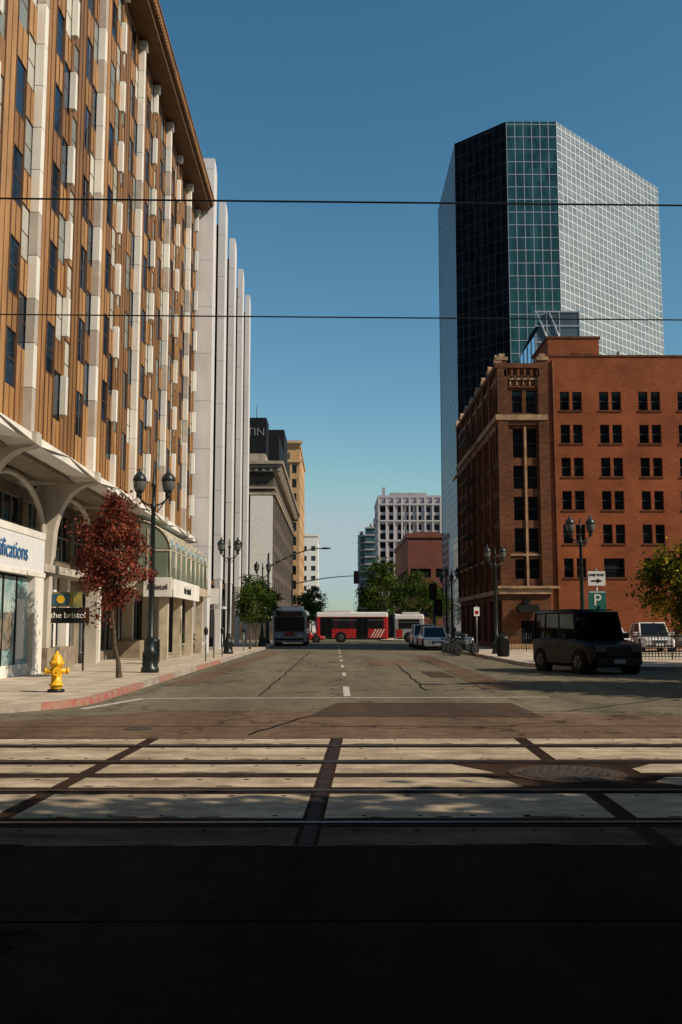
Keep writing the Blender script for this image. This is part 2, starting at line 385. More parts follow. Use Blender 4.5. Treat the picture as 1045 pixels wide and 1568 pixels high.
bands = [(13.6, 12.98), (12.62, 11.48), (11.10, 10.46), (10.14, 9.55), (9.16, 8.02), (7.66, 7.02)]
c = MB(); J = 2.46; sl = .035
jx = lambda k, y: 0.03 + J * k + (y - 13.6) * sl
for bi, (ya, yb) in enumerate(bands):
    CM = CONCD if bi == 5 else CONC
    for k in range(-20, 20):
        w = .085
        x0a, x0b = jx(k, ya) + w, jx(k, yb) + w; x1a, x1b = jx(k + 1, ya) - w, jx(k + 1, yb) - w
        z = .014
        if bi in (2, 3) and k in (0, 1):
            if k == 0:
                if bi == 2: poly = [(x0a, ya), (x0b, yb), (1.64, yb), (1.4, (ya + yb) / 2 + .1), (1.27, ya)]
                else: poly = [(x0a, ya), (x0b, yb), (1.78, yb), (1.68, ya - .2), (1.46, ya)]
            else:
                e = 3.15
                if bi == 2: poly = [(e + .3, ya), (e, ya - .35), (e, yb), (x1b, yb), (x1a, ya)]
                else: poly = [(e + .15, ya), (e - .05, ya - .3), (e + .2, yb), (x1b, yb), (x1a, ya)]
            c.prism(poly, .009, z, CONC)
            continue
        n_ = 14; edge = [(x0b + (x1b - x0b) * q / n_, yb + (R.uniform(0, .02) if 0 < q < n_ else 0)) for q in range(n_ + 1)]
        edge2 = [(x1a + (x0a - x1a) * q / n_, ya - (R.uniform(0, .02) if 0 < q < n_ else 0)) for q in range(n_ + 1)]
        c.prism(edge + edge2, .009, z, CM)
        if abs(k) < 6:
            for q in range(5):
                for yy in (ya - .1, yb + .1) if (ya - yb) > 1 else (ya - .12,):
                    xx = x0a + .25 + q * (J - .67) / 4 + R.uniform(-.03, .03)
                    if R.random() < .85: c.cyl((xx, yy, .0145), (xx, yy, .0165), .018 + R.random() * .016, .02, TRKD, 8)
            for q in range(4):
                xx = R.uniform(x0a + .1, x1a - .45); l_ = R.uniform(.08, .32)
                c.face([(xx, yb + .022, .0152), (xx + l_, yb + .022, .0152), (xx + l_ * .8, yb + R.uniform(.04, .075), .0152), (xx + l_ * .2, yb + R.uniform(.04, .075), .0152)], TRKD)
c.build('track_concrete_panels')
PUR = mat('joint_filler', (.035, .024, .026), .8, nscale=8, namt=.4, spec=.1)
r = MB()
for y in (12.79, 11.3, 9.35, 7.84):
    r.box(-80, 80, y - .035, y + .035, .009, .019, RAIL)
    r.box(-80, 80, y - .11, y - .075, .009, .0125, DARK)
r.face([(jx(0, 7) - .05, 7.0, .0115), (jx(0, 7) + .05, 7.0, .0115), (jx(0, 13.6) + .05, 13.6, .0115), (jx(0, 13.6) - .05, 13.6, .0115)], PUR)
r.build('tram_rails')
MH = mat('cast_iron', (.10, .08, .065), .6, .5, nscale=30, namt=.4, bump=.8)
m_ = MB(); cx, cy = 2.38, 10.4
m_.cyl((cx, cy, .0085), (cx, cy, .016), .60, .60, ASPHD, 32)
m_.cyl((cx, cy, .0165), (cx, cy, .022), .50, .49, MH, 32)
for rr in (.1, .18, .26, .34, .42):
    for j in range(int(rr * 60)):
        a = 2 * math.pi * j / int(rr * 60); X, Y = cx + rr * math.cos(a), cy + rr * math.sin(a)
        m_.box(X - .018, X + .018, Y - .018, Y + .018, .022, .03, MH)
m_.build('manhole_cover')
m_ = MB(); m_.cyl((-2.9, 15.0, .0045), (-2.9, 15.0, .012), .2, .2, MH, 24); m_.build('manhole_cover')
m_ = MB(); m_.cyl((2.6, 26.5, .0045), (2.6, 26.5, .012), .33, .33, MH, 24); m_.build('manhole_cover')
k = MB()
k.face([(-3.95, 21.2, .008), (4.6, 21.55, .008), (4.6, 21.70, .008), (-3.95, 21.38, .008)], PAINT)
k.face([(-4.7, 18.6, .008), (-4.55, 18.5, .008), (-3.95, 21.2, .008), (-4.1, 21.3, .008)], PAINT)
k.face([(.2, 21.9, .008), (.35, 21.9, .008), (.36, 25.5, .008), (.21, 25.5, .008)], PAINT)
y = 31
while y < 82:
    k.face([(.25, y, .008), (.36, y, .008), (.36, y + 2.2, .008), (.25, y + 2.2, .008)], PAINT); y += 6.5
k.face([(-4.6, 82.3, .008), (7.2, 82.3, .008), (7.2, 82.7, .008), (-4.6, 82.7, .008)], PAINT)
for y in range(110, 400, 9):
    k.face([(.25, y, .008), (.36, y, .008), (.36, y + 3, .008), (.25, y + 3, .008)], PAINT)
k.build('road_markings')

# ------------------------------------------------------------ overhead wires
w = MB()
def wire(y0, y1, z, r_):
    n = 24
    for i in range(n):
        xa, xb = -45 + 90 * i / n, -45 + 90 * (i + 1) / n
        sag = lambda x: z - .18 * (1 - (x / 45) ** 2)
        ya = y0 + (y1 - y0) * (xa + 45) / 90; yb = y0 + (y1 - y0) * (xb + 45) / 90
        w.cyl((xa, ya, sag(xa)), (xb, yb, sag(xb)), r_, r_, BLACK, 6, False)
wire(9.7, 11.3, 6.33, .0105); wire(13.3, 15.1, 6.2, .010)
w.build('overhead_tram_wires')
for X in (-44.6, 45):
    for Y, zz in ((9.75, 7), (13.3, 7)) if X < 0 else ((11.3, 7), (15.1, 7)):
        q = MB(); q.lathe((0, 0, 0), [(.16, 0), (.16, .5), (.11, .55), (.08, zz), (0.0, zz)], GREENBLK); q.build('catenary_pole', loc=(X - (.06 if X < 0 else -.06), Y, 0.0))

# ------------------------------------------------------------ hotel on the left
H = empty('hotel_building')
FX = -8.0; YA, YE = 8.0, 55.0; ZB, ZT = 6.55, 25.3
b = MB()
b.box(-32, FX - .25, YA, YE, ZB - .3, ZT + .3, SOFFIT)
b.build('core', H)
cw = .825; nst = 8; sh = (ZT - ZB) / nst
pn = MB(); gl = MB(); rb = MB()
Y0 = 25.2 - 6.6 * 3
ci = 0; y = Y0
while y < YE - .05:
    ye = min(y + cw, YE); typ = ci % 8
    if y >= YA - .5:
        rb.box(FX - .1, FX + .035, y - .022, y + .022, ZB, ZT, BRONZE)
        segs = []
        for s_ in range(-1, nst + 1):
            if typ in (3, 7, 0, 4): sf_ = 0.0 if typ in (3, 0) else .5
            else: sf_ = .5 if typ in (1, 2) else .0
            if typ in (1, 5): continue
            a = ZB + (s_ + sf_) * sh; wz0, wz1 = a + .85, a + .85 + 1.4
            if wz0 < ZB + .1 or wz1 > ZT - .05: continue
            segs.append((wz0, wz1))
        prev = ZB
        for (a, c2) in segs + [(ZT, ZT)]:
            if a > prev:
                pn.box(FX - .15, FX + R.choice([.0, .008, .014]), y + .026, ye - .026, prev, a, R.choice(COP))
                rb.box(FX - .1, FX + .026, y + cw / 2 - .01, y + cw / 2 + .01, prev, a, BRONZE)
            if c2 > a:
                if typ in (3, 7): mt = R.choice(PALE) if R.random() < .7 else BLUEGL
                elif typ in (0, 4): mt = R.choice(PALE)
                else: mt = BLUEGL if R.random() < .85 else PALE[1]
                gl.box(FX - .15, FX - .02, y + .023, ye - .023, a + .002, c2 - .002, mt)
                rb.box(FX - .1, FX + .012, y + .027, ye - .027, a - .03, a + .001, BRONZE); rb.box(FX - .1, FX + .012, y + .027, ye - .027, c2 - .001, c2 + .03, BRONZE)
                rb.box(FX - .06, FX - .010, y + .03, ye - .03, (a + c2) / 2 - .012, (a + c2) / 2 + .012, BRONZE)
            prev = max(prev, c2)
    y += cw; ci += 1
pn.build('copper_panels', H); gl.build('windows', H); rb.build('bronze_ribs', H)
fn = MB()
y = Y0; kx = 0
while y < YE + .3:
    if y > YA:
        big = kx % 2 == 0
        d = .25 if big else .19; wv = .14 if big else .10
        z = ZB - .12; i_ = 0
        while z < ZT - .5:
            z2 = min(z + sh / 2, ZT - .35)
            lightseg = (i_ + (kx // 2)) % 2 == 0
            if big:
                fn.box(FX + .003, FX + d, y - wv, y + wv, z + .012, z2, WHITE if lightseg or R.random() < .35 else FINDULL)
            else:
                if lightseg: fn.box(FX + .003, FX + d, y - wv, y + wv, z + .012, z2, WHITE)
                else: fn.box(FX + .003, FX + .07, y - wv, y + wv, z + .012, z2, COP[1])
            z = z2; i_ += 1
        fn.box(FX + .003, FX + d + .08, y - wv - .06, y + wv + .06, ZT - .34, ZT - .02, WHITE)
    y += 3.3; kx += 1
fn.build('white_fins', H, bevel=.012)
ev = MB()
ev.box(-32, FX + .95, YA, YE + .35, ZT + .35, ZT + .72, SOFFIT)
ev.box(FX - .3, FX + .8, YA, YE + .2, ZT + .12, ZT + .345, SOFFIT)
y = YA
while y < YE + .3:
    ev.box(FX + .951, FX + 1.0, y, y + .12, ZT + .40, ZT + .68, COP[0]); y += .24
ev.box(FX + .9, FX + 1.04, YA, YE + .4, ZT + .725, ZT + .80, COP[1])
ev.build('eave', H)
lo = MB()
lo.box(FX - .3, FX + .30, YA, YE, ZB - .38, ZB - .14, WHITE)
lo.box(-13, FX - .31, YA, YE, ZB - .5, ZB - .31, mat('soffit_paint', (.22, .19, .15), .8))
y = Y0
while y < YE + .5:
    if y > YA:
        arc = [(FX + .42, ZB - .1), (FX + .42, ZB - .42)]
        for t in range(9):
            a = t / 8 * math.pi / 2
            arc.append((FX - .95 + 1.2 * (1 - math.sin(a)) + .0, ZB - .5 - 1.9 * (1 - math.cos(a)) * 1.0))
        arc += [(FX - 1.05, 2.4), (FX - 1.05, .125), (FX - 1.5, .125), (FX - 1.5, ZB - .5), (FX - .6, ZB - .1)]
        lo.prism(arc, y - .22, y + .22, SHELL, 'y')
        pr = None
        for t in range(13):
            a = t / 12 * math.pi; q = (FX - 1.28, y + .22 + 3.08 * (1 - math.cos(a)), 4.4 + 1.55 * math.sin(a))
            if pr: lo.cyl(pr, q, .10, .10, SHELL, 6, False)
            pr = q
    y += 6.6
y = Y0
while y < YE:
    if y > YA:
        m1 = y + 3.3
        lo.face([(FX + .42, y + .2, ZB - .42), (FX + .32, m1, ZB - .16), (FX - 2.0, m1, ZB + .0), (FX - 2.0, y + .2, ZB - .6)], SHELL)
        lo.face([(FX + .32, m1, ZB - .16), (FX + .42, min(y + 6.4, YE), ZB - .42), (FX - 2.0, min(y + 6.4, YE), ZB - .6), (FX - 2.0, m1, ZB + .0)], SHELL)
    y += 6.6
lo.build('arched_piers', H)
gw = MB(); u = (0, 1); n = (1, 0)
ops = []; y = 1.0
while y < YE - YA - 3:
    ops.append((y, y + 2.4, 3.95, 5.7)); y += 3.0
facade(gw, (-10.2, YA), u, n, YE - YA, 3.45, 6.1, ops, mat('mezz_wall', (.17, .14, .105), .8), WGL, .15, ALU, (3, 2))
ops = []; y = .6
while y < YE - YA - 3:
    ops.append((y, y + 2.6, .5, 2.8)); y += 3.3
facade(gw, (-9.75, YA), u, n, YE - YA, .125, 3.2, ops, mat('shop_wall', (.27, .22, .165), .8), WGL, .15, ALU, (3, 1))
gw.box(-10.3, -9.3, YA, 29, 3.2, 3.45, WHITE); gw.box(-10.3, -8.9, 30.6, YE - .1, 3.2, 3.44, mat('ledge', (.45, .41, .35), .8))
gw.box(-32, -8.3, YA - .02, YA + .2, .13, ZT, GREYC)
for y in (33.5, 35.2, 40, 46, 50.5): gw.box(-9.7, -9.4, y, y + .35, .125, 3.2, WHITE)
PLW = mat('planter_wall', (.30, .24, .18), .8)
gw.box(-9.6, -8.9, 31.2, 34.4, .126, .85, PLW); gw.box(-9.6, -8.6, 44.5, 49, .126, .9, PLW)
gw.build('ground_floor', H)
sf = MB()
sf.box(-9.6, -8.8, 14, 30.3, 4.12, 4.32, WHITE)
sf.box(-9.6, -8.82, 14, 30.28, 3.12, 4.118, mat('sign_white', (.72, .74, .76), .5, namt=.05))
sf.box(-9.6, -8.78, 14, 30.32, 2.98, 3.118, WHITE)
sf.box(-9.5, -8.8, 29.35, 30.25, .126, 2.978, WHITE); sf.box(-9.5, -8.8, 25.6, 25.9, .126, 2.978, WHITE)
sf.box(-9.3, -8.95, 25.9, 29.35, .126, .45, WHITE)
TEAL = mat('poster_teal', (.03, .24, .28), .4, nscale=1.5, namt=.1, col2=(.5, .56, .55))
sf.box(-9.1, -8.98, 25.95, 29.3, .452, 2.9, TEAL)
sf.box(-8.979, -8.96, 26.9, 27.9, .9, 1.9, mat('poster_dark', (.03, .07, .09), .5, nscale=3, col2=(.4, .3, .2))); sf.box(-8.979, -8.965, 28.2, 29.0, .6, 2.3, WHITE)
for yy in (27.0, 28.15): sf.box(-9.0, -8.94, yy, yy + .06, .452, 2.9, BLACK)
sf.box(-9.1, -8.98, 14, 25.6, .2, 2.9, WGL)
sf.build('shop_front', H)
SB = mat('sign_blue', (.03, .13, .32), .5, namt=.05)
text('shop_sign_text', 'gifts & gratifications', .68, (-8.80, 25.9, 3.6), (math.pi / 2, 0, math.pi / 2), SB, H)
hs = MB()
hs.box(-9.15, -7.85, 32.0, 32.1, 1.62, 2.12, BLACK)
hs.box(-9.15, -8.1, 32.02, 32.09, 2.14, 2.62, mat('logo_mix', (.45, .34, .05), .5, nscale=4, col2=(.02, .10, .08)))
hs.box(-9.1, -8.5, 31.99, 32.018, 2.2, 2.56, mat('logo_blue', (.03, .12, .2), .5)); hs.cyl((-8.75, 31.985, 2.38), (-8.75, 31.975, 2.38), .13, .13, YEL, 16)
hs.cyl((-8.0, 32.05, .12), (-8.0, 32.05, 1.6), .03, .03, BLACK, 8); hs.cyl((-9.0, 32.05, .12), (-9.0, 32.05, 1.6), .03, .03, BLACK, 8)
e = empty('hotel_sign'); hs.build('boards', e)
text('lettering', 'the bristol', .27, (-8.5, 31.99, 1.87), (math.pi / 2, 0, 0), mat('sign_letter', (.8, .8, .78), .5, namt=.03), e)
bc = MB(); ya, yb = 41.5, 53.5
prof = [(-9.6, 6.0)]
for t in range(9):
    a = t / 8 * math.pi / 2; prof.append((-8.6 + 1.75 * math.sin(a), 4.7 + 1.3 * math.cos(a)))
prof += [(-6.85, 3.45), (-9.6, 3.45)]
for i in range(len(prof) - 2):
    (x0, z0), (x1, z1) = prof[i], prof[i + 1]
    bc.face([(x0, ya, z0), (x1, ya, z1), (x1, yb, z1), (x0, yb, z0)], GREENGL)
bc.face([(x, ya, z) for x, z in prof][::-1], GREENGL); bc.face([(x, yb, z) for x, z in prof], GREENGL)
yy = ya
while yy <= yb + .01:
    for i in range(len(prof) - 2):
        bc.cyl((prof[i][0], yy, prof[i][1]), (prof[i + 1][0], yy, prof[i + 1][1]), .04, .04, CREAM, 6)
    yy += 1.5
for (x, z) in prof[3:-1:2] + [prof[-2]]: bc.cyl((x, ya, z), (x, yb, z), .03, .03, CREAM, 6)
for x in (-8.6, -7.8): bc.box(x - .03, x + .03, ya - .03, ya - .003, 3.45, 5.9 if x < -8 else 5.6, CREAM)
bc.box(-9.6, -6.85, ya - .028, ya - .004, 4.65, 4.72, CREAM)
bc.box(-9.6, -6.75, ya - .05, yb + .05, 3.05, 3.448, CREAM)
bc.box(-7.9, -6.74, ya - .2, ya - .06, 2.75, 3.55, WHITE)
bc.box(-6.749, -6.70, ya + .2, yb - 4, 2.75, 3.5, WHITE)
for y in (42, 45.6, 49.3, 53): bc.box(-7.35, -7.0, y, y + .35, .125, 3.05, CREAM)
bc.build('entrance_canopy', H)
text('canopy_text', 'the bristol', .5, (-6.69, 45.5, 3.12), (math.pi / 2, 0, math.pi / 2), BLACK, H)
text('canopy_text_front', 'Bristol', .32, (-7.32, ya - .215, 3.15), (math.pi / 2, 0, 0), BLACK, H)

# ------------------------------------------------------------ white fin building
W2 = empty('white_fin_building')
b = MB()
b.box(-30, -8.25, 55.25, 83, 4.2, 27.3, DARK); b.box(-30, -8.9, 55.3, 82.9, .125, 4.19, DARK)
b.box(-8.24, -8.2, 57, 83, 4.3, 27, WGL)
for i in range(9): b.box(-8.22, -8.14, 57, 83, 4.3 + i * 2.8, 4.7 + i * 2.8, BRONZE)
b.build('core', W2)
f = MB()
def fin(x0, x1, y0, y1, zb, zt):
    z = zb
    while z < zt - .2:
        z2 = min(z + 2.75, zt)
        if z2 >= zt - .3:
            z2 = zt
            f.prism([(y0, z + .02), (y1, z + .02), (y1, z2 - .45), (y1 - (y1 - y0) * .35, z2 - .1), (y0 + .1, z2), (y0, z2)], x0, x1, WHITE2, 'x')
        else: f.box(x0, x1, y0, y1, z + .02, z2, WHITE2)
        f.box(x0 + .04, x1 - .02, y0 + .03, y1 - .03, z - .01, z + .03, GREYC)
        z = z2
fin(-8.24, -7.0, 55.25, 56.6, 3.2, 28.6)
for kx, xi in ((1, -7.44), (2, -7.40), (3, -7.37), (4, -7.35)):
    Y = 55.25 + 6 * kx
    fin(xi, -7.0, Y, Y + 1.3, 4.4, 28.6)
    f.box(-8.25, xi - .04, Y + .5, Y + .7, 4.4, 27.3, DARK)
    f.prism([(Y, 4.4), (Y + 1.3, 4.4), (Y + .9, 2.6), (Y + .85, .125), (Y + .45, .125), (Y + .4, 2.6)][::-1], xi + .03, -7.03, WHITE2, 'x')
f.prism([(55.25, 3.2), (56.6, 3.2), (56.3, .125), (55.6, .125)][::-1], -7.9, -7.05, WHITE2, 'x')
f.build('fins', W2)
b = MB()
facade(b, (-8.88, 55.3), (0, 1), (1, 0), 27.5, .125, 4.1, [(1 + i * 3.3, 3.7 + i * 3.3, .4, 3.0) for i in range(8)], mat('dark_shop', (.06, .055, .05), .6), WGL, .1, ALU, (2, 1))
b.box(-8.87, -7.3, 66, 69.5, 2.7, 2.85, WHITE2); b.prism([(-8.8, 3.5), (-7.2, 2.75), (-7.2, 2.6), (-8.8, 2.7)][::-1], 58.5, 61, mat('awning', (.05, .02, .02), .8), 'y')
b.build('shops', W2)

# ------------------------------------------------------------ classical building
C3 = empty('classical_stone_building')
b = MB()
PALST = mat('pale_stone', (.36, .31, .25), .85, nscale=1, namt=.25)
DKST = mat('shade_toned_stone', (.10, .08, .062), .85, nscale=1.5, namt=.4)  # shade of the street face is put into this darker stone colour
xl, xr, y0, y1, zt = -30, -6.6, 107, 158, 18.6
ops = [(14.0 + i * 2.4, 15.2 + i * 2.4, 5.5 + j * 2.8, 7.4 + j * 2.8) for i in range(3) for j in range(4)]
facade(b, (xl, y0), (1, 0), (0, -1), xr - xl, .125, zt, ops, DKST, WGL, .3, DMUL, (1, 2))
b.box(-9.1, -6.7, y0 - .3, y0 - .004, 2.5, 15.6, mat('white_render', (.74, .72, .68), .8, namt=.1))
ops = [(2 + i * 3.5, 3.8 + i * 3.5, 1 if j == 0 else 2.2 + j * 2.8, 3.6 if j == 0 else 4.1 + j * 2.8) for i in range(13) for j in range(5)]
facade(b, (xr, y0), (0, 1), (1, 0), y1 - y0, .125, zt, ops, DKST, WGL, .3, DMUL, (1, 2))
b.box(xl, xr - .02, y0 + .02, y1, zt - .3, zt + .02, PALST); b.box(xl, xr - .5, y1 - .5, y1, .2, zt, PALST)
for (za, zb, d) in ((15.7, 16.0, .25), (16.4, 16.6, .2), (18.2, 18.6, .45), (18.62, 18.95, .8), (18.97, 19.3, 1.05)):
    b.box(xr - 6, xr + d, y0 - d, y1, za, zb, PALST)
y = y0 - .6
while y < y1: b.box(xr + .02, xr + .75, y, y + .3, 18.25, 18.6, PALST); y += .9
x = xr - 6
while x < xr + .5: b.box(x, x + .3, y0 - .75, y0 - .02, 18.25, 18.6, PALST); x += .8
b.box(-30, xr - 1.0, y0 + .8, y1, 19.3, 20.4, PALST)
b.build('walls', C3)
b = MB(); SGN = mat('dark_sign_board', (.012, .012, .015), .6, spec=.15)
b.box(-16, -7.8, 112, 116, 20.4, 25.3, SGN); b.box(-9.5, -6.9, 122, 150, 20.4, 25.0, SGN); b.box(-12, -7.2, 140, 150, 25, 29.5, SGN)
b.cyl((-9, 113, 25.3), (-9, 113, 27), .04, .03, BLACK, 6)
b.build('rooftop_sign_block', C3)
text('rooftop_letters', 'HOTEL AUSTIN', 1.3, (-7.95, 111.95, 23.6), (math.pi / 2, 0, 0), mat('letter_grey', (.2, .2, .2), .5), C3, align='RIGHT')

def tower(name, x0, x1, y0, y1, zt, wall, glass, sw, shh, wr=.5, hr=.5, zb=3.5, frame=None, top=None):
    e = empty(name); b = MB()
    def ops(L):
        n_ = max(1, int(L / sw)); s = L / n_; rows = int((zt - zb - .6) / shh); out = []
        for i in range(n_):
            for j in range(rows):
                out.append((s * (i + .5 - wr / 2), s * (i + .5 + wr / 2), zb + j * shh, zb + j * shh + shh * hr))
        return out
    facade(b, (x0, y0), (1, 0), (0, -1), x1 - x0, .1, zt, ops(x1 - x0), wall, glass, .25, frame)
    facade(b, (x1, y0), (0, 1), (1, 0), y1 - y0, .1, zt, ops(y1 - y0), wall, glass, .25, frame)
    facade(b, (x0, y1), (0, -1), (-1, 0), y1 - y0, .1, zt, ops(y1 - y0), wall, glass, .25, frame)
    b.box(x0 + .3, x1 - .3, y1 - .4, y1, .1, zt, wall)
    b.face([(x0, y0, zt), (x1, y0, zt), (x1, y1, zt), (x0, y1, zt)], GREYC)
    b.box(x0 - .25, x1 + .25, y0 - .25, y0 + .35, zt + .002, zt + .9, wall); b.box(x1 - .35, x1 + .25, y0 + .352, y1, zt + .002, zt + .9, wall); b.box(x0 - .25, x0 + .35, y0 + .352, y1, zt + .002, zt + .9, wall)
    b.build('walls', e)
    if top:
        b = MB()
        for q in top: b.box(*q)
        b.build('rooftop_plant', e)
    return e
tt = tower('tan_tower', -30, -8.7, 245, 285, 46, TAN, WGL, 2.6, 3.6, .42, .6, top=[(-26, -16, 250, 262, 46.9, 49, TAN), (-12.5, -9.4, 247, 252, 46.9, 48.2, TAN)])
b = MB(); TP = mat('tan_pilaster', (.54, .36, .2), .8)
for i in range(8):
    xx = -29.3 + i * 2.63
    b.box(xx - .25, xx + .25, 244.6, 244.97, 4, 45, TP)
b.box(-30.6, -8.2, 244.3, 245.4, 42.2, 42.9, TP); b.box(-30.8, -8.0, 244.2, 245.5, 46.95, 47.6, TP)
b.build('trim', tt)
tower('white_apartment_block', -11.5, -5.6, 330, 360, 31.5, mat('white_painted', (.66, .68, .68), .8, namt=.1), BLUEGL, 2.2, 3.3, .5, .5)
gt = tower('grey_office_tower', 15.6, 37.5, 350, 385, 47, mat('tower_frame', (.34, .33, .36), .8, namt=.1), WGL, 2.8, 3.2, .68, .66, top=[(20, 33, 355, 370, 47.9, 49.5, GREYC), (17, 18, 352, 353, 47.9, 51, GREYC)])
b = MB(); TPI = mat('tower_pier', (.44, .43, .46), .8)
for i in range(9):
    xx = 15.6 + i * 2.74
    b.box(xx - .3, xx + .3, 349.3, 349.98, 2, 47, TPI)
for zz in (38.5, 44.4, 31.5): b.box(15.5, 37.6, 349.2, 349.99, zz, zz + .5, TPI)
b.build('piers', gt)
tower('office_block', 38.5, 60, 420, 450, 47, mat('bluish_wall', (.3, .33, .36), .8), BLUEGL, 3, 3.3, .7, .5)
TG = glass_mat('teal_tower_glass', (.03, .08, .09), 2.0, .05, .4, (2, 2, 3))
e = empty('teal_glass_tower'); b = MB()
for (x0, x1, y0, y1, z1) in ((10.4, 13.5, 440, 460, 42), (13.5, 19, 436, 470, 45), (17.5, 21, 445, 470, 50)):
    b.box(x0, x1, y0, y1, .1, z1, TG)
    zz = 3
    while zz < z1: b.box(x0 - .25, x1 + .1, y0 - .5, y0 - .02, zz, zz + .6, GREYC); zz += 3.2
    b.cyl(((x0 + x1) / 2, y0 + 3, z1), ((x0 + x1) / 2, y0 + 3, z1 + 2), .8, .8, GREYC, 8)
b.build('body', e)
tower('red_brown_office', 14.6, 45, 198, 240, 19.2, REDB, WGL, 4.6, 3.9, .8, .45, top=[(16, 21, 200, 206, 20.1, 20.6, REDB)])
far = MB()
for i in range(70):
    x = R.uniform(-160, 160); y = R.uniform(560, 900)
    if abs(x) < 7: continue
    w_ = R.uniform(8, 22); h_ = R.uniform(6, 26) if abs(x) > 14 else R.uniform(5, 13)
    far.box(x, x + w_ if x > 0 else x - w_, y, y + 15, 0, h_, R.choice([GREYC, TAN, PALST]))
far.box(-7, 7, 900, 915, 0, 9, GREYC); far.box(1, 6, 890, 899, 0, 14, TAN); far.box(-30, 30, 950, 960, 0, 12, PALST)
far.build('distant_buildings')

# ------------------------------------------------------------ glass skyscraper
S = empty('glass_skyscraper')
pts = [(18.7, 172), (18.7, 148), (25.6, 141), (33.1, 141), (55.5, 163.4), (55.5, 172), (45, 182), (28, 182)]
ZT2 = 76.6
gB = glass_mat('tower_glass_shade', (.006, .008, .011), 1.10, .02, .5)  # dark look of the shaded facets is put into the glass colour
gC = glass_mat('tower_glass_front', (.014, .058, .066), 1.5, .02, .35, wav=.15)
gD = glass_mat('tower_glass_sunny', (.18, .21, .23), 2.3, .04, .2, (1.27, 1.27, 1.25), wav=.1)  # sunlit brightness is put into a paler glass colour
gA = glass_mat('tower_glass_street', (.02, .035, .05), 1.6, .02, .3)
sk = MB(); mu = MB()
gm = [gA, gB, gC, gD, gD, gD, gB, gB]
for i in range(8):
    a = Vector(pts[i]); c_ = Vector(pts[(i + 1) % 8]); L = (c_ - a).length; u = (c_ - a) / L; n = Vector((u.y, -u.x))
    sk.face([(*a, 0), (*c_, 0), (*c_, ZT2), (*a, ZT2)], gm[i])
    if i in (0, 1, 2, 3, 4, 7):
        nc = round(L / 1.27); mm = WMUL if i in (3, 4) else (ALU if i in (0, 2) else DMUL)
        th = .065 if i in (3, 4) else (.05 if i != 1 else .03)
        for k in range(nc + 1): mu.obox(a, u, n, L * k / nc - th, L * k / nc + th, .003, .04, 0, ZT2, mm)
        zz = 2
        while zz < ZT2: mu.obox(a, u, n, 0, L, .004, .035, zz - th, zz + th, mm); zz += 1.25 if i in (3, 4, 0) else 1.95
sk.face([(*q, ZT2) for q in pts], GREYC)
sk.build('curtain_wall', S); mu.build('mullions', S)

# ------------------------------------------------------------ brick building
B = empty('brick_building')
b = MB(); bx, by, bz = 10.5, 62.5, 18.3
ops = []
for r_ in range(6):
    zt_ = 16.5 - r_ * 2.14
    for k_ in range(10):
        xa = 14.44 + 2.52 * k_ - 13.55
        if r_ == 5 and k_ in (1,): ops.append((xa, xa + 1.3, zt_ - 1.2, zt_)); continue
        ops.append((xa, xa + .6, zt_ - 1.2, zt_)); ops.append((xa + .8, xa + 1.4, zt_ - 1.2, zt_))
facade(b, (13.55, by), (1, 0), (0, -1), 30, .125, 18.8, ops, BRICK, WGL, .22, DMUL, (1, 2), .06)
for r_ in range(6):
    for k_ in range(10): b.box(14.38 + 2.52 * k_, 15.9 + 2.52 * k_, by - .06, by - .003, 15.2 - r_ * 2.14, 15.29 - r_ * 2.14, BRICKD)
b.box(13.55, 43.5, by + .02, by + 18, 18.5, 18.79, GREYC); b.box(13.3, 43.6, by - .05, by + .35, 18.803, 18.92, BRICKD)
b.box(43.2, 43.55, by, by + 18, .1, 18.8, BRICK)
b.box(14.2, 17.6, by + 2, by + 7, 18.8, 20.6, BRICK); b.box(14.1, 17.7, by + 1.95, by + 7.1, 20.6, 20.75, BRICKD); b.box(15.6, 17.0, by + 1.2, by + 1.9, 18.8, 19.4, BRICKD)
b.box(20.5, 21.4, by + 3, by + 4, 18.8, 19.6, GREYC); b.cyl((19.2, by + 3, 18.8), (19.2, by + 3, 20.0), .12, .12, STEEL, 8)
b.build('plain_wing', B)
b = MB()
ops = []
for (za, zb) in ((15.1, 16.6), (12.2, 14.1), (10.2, 11.7), (8.2, 9.7), (6.2, 7.7), (4.5, 5.75)):
    ops += [(.85, 1.5, za, zb), (1.75, 2.4, za, zb)]
ops += [(1.15, 1.95, .2, 1.9)]
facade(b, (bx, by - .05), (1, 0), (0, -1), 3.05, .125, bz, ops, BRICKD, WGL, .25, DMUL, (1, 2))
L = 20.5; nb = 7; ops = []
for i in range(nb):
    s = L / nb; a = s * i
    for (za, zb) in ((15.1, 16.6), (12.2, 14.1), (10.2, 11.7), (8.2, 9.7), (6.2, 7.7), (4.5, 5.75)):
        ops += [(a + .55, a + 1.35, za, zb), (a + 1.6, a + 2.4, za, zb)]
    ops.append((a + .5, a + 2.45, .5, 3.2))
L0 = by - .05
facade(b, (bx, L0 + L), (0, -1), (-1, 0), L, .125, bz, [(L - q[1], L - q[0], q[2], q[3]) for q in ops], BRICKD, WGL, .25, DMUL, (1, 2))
b.box(bx + .3, 43, L0 + L - .3, L0 + L, .13, bz, BRICKD); b.box(bx + .02, 13.6, L0 + .02, L0 + L, bz - .4, bz - .1, GREYC)
b.build('corner_block_walls', B)
b = MB()
def belt(z0_, z1_, d, m):
    b.box(bx - d, bx + 3.05 + .02, L0 - d, L0 - .003, z0_, z1_, m); b.box(bx - d, bx - .003, L0 - .002, L0 + L, z0_, z1_, m)
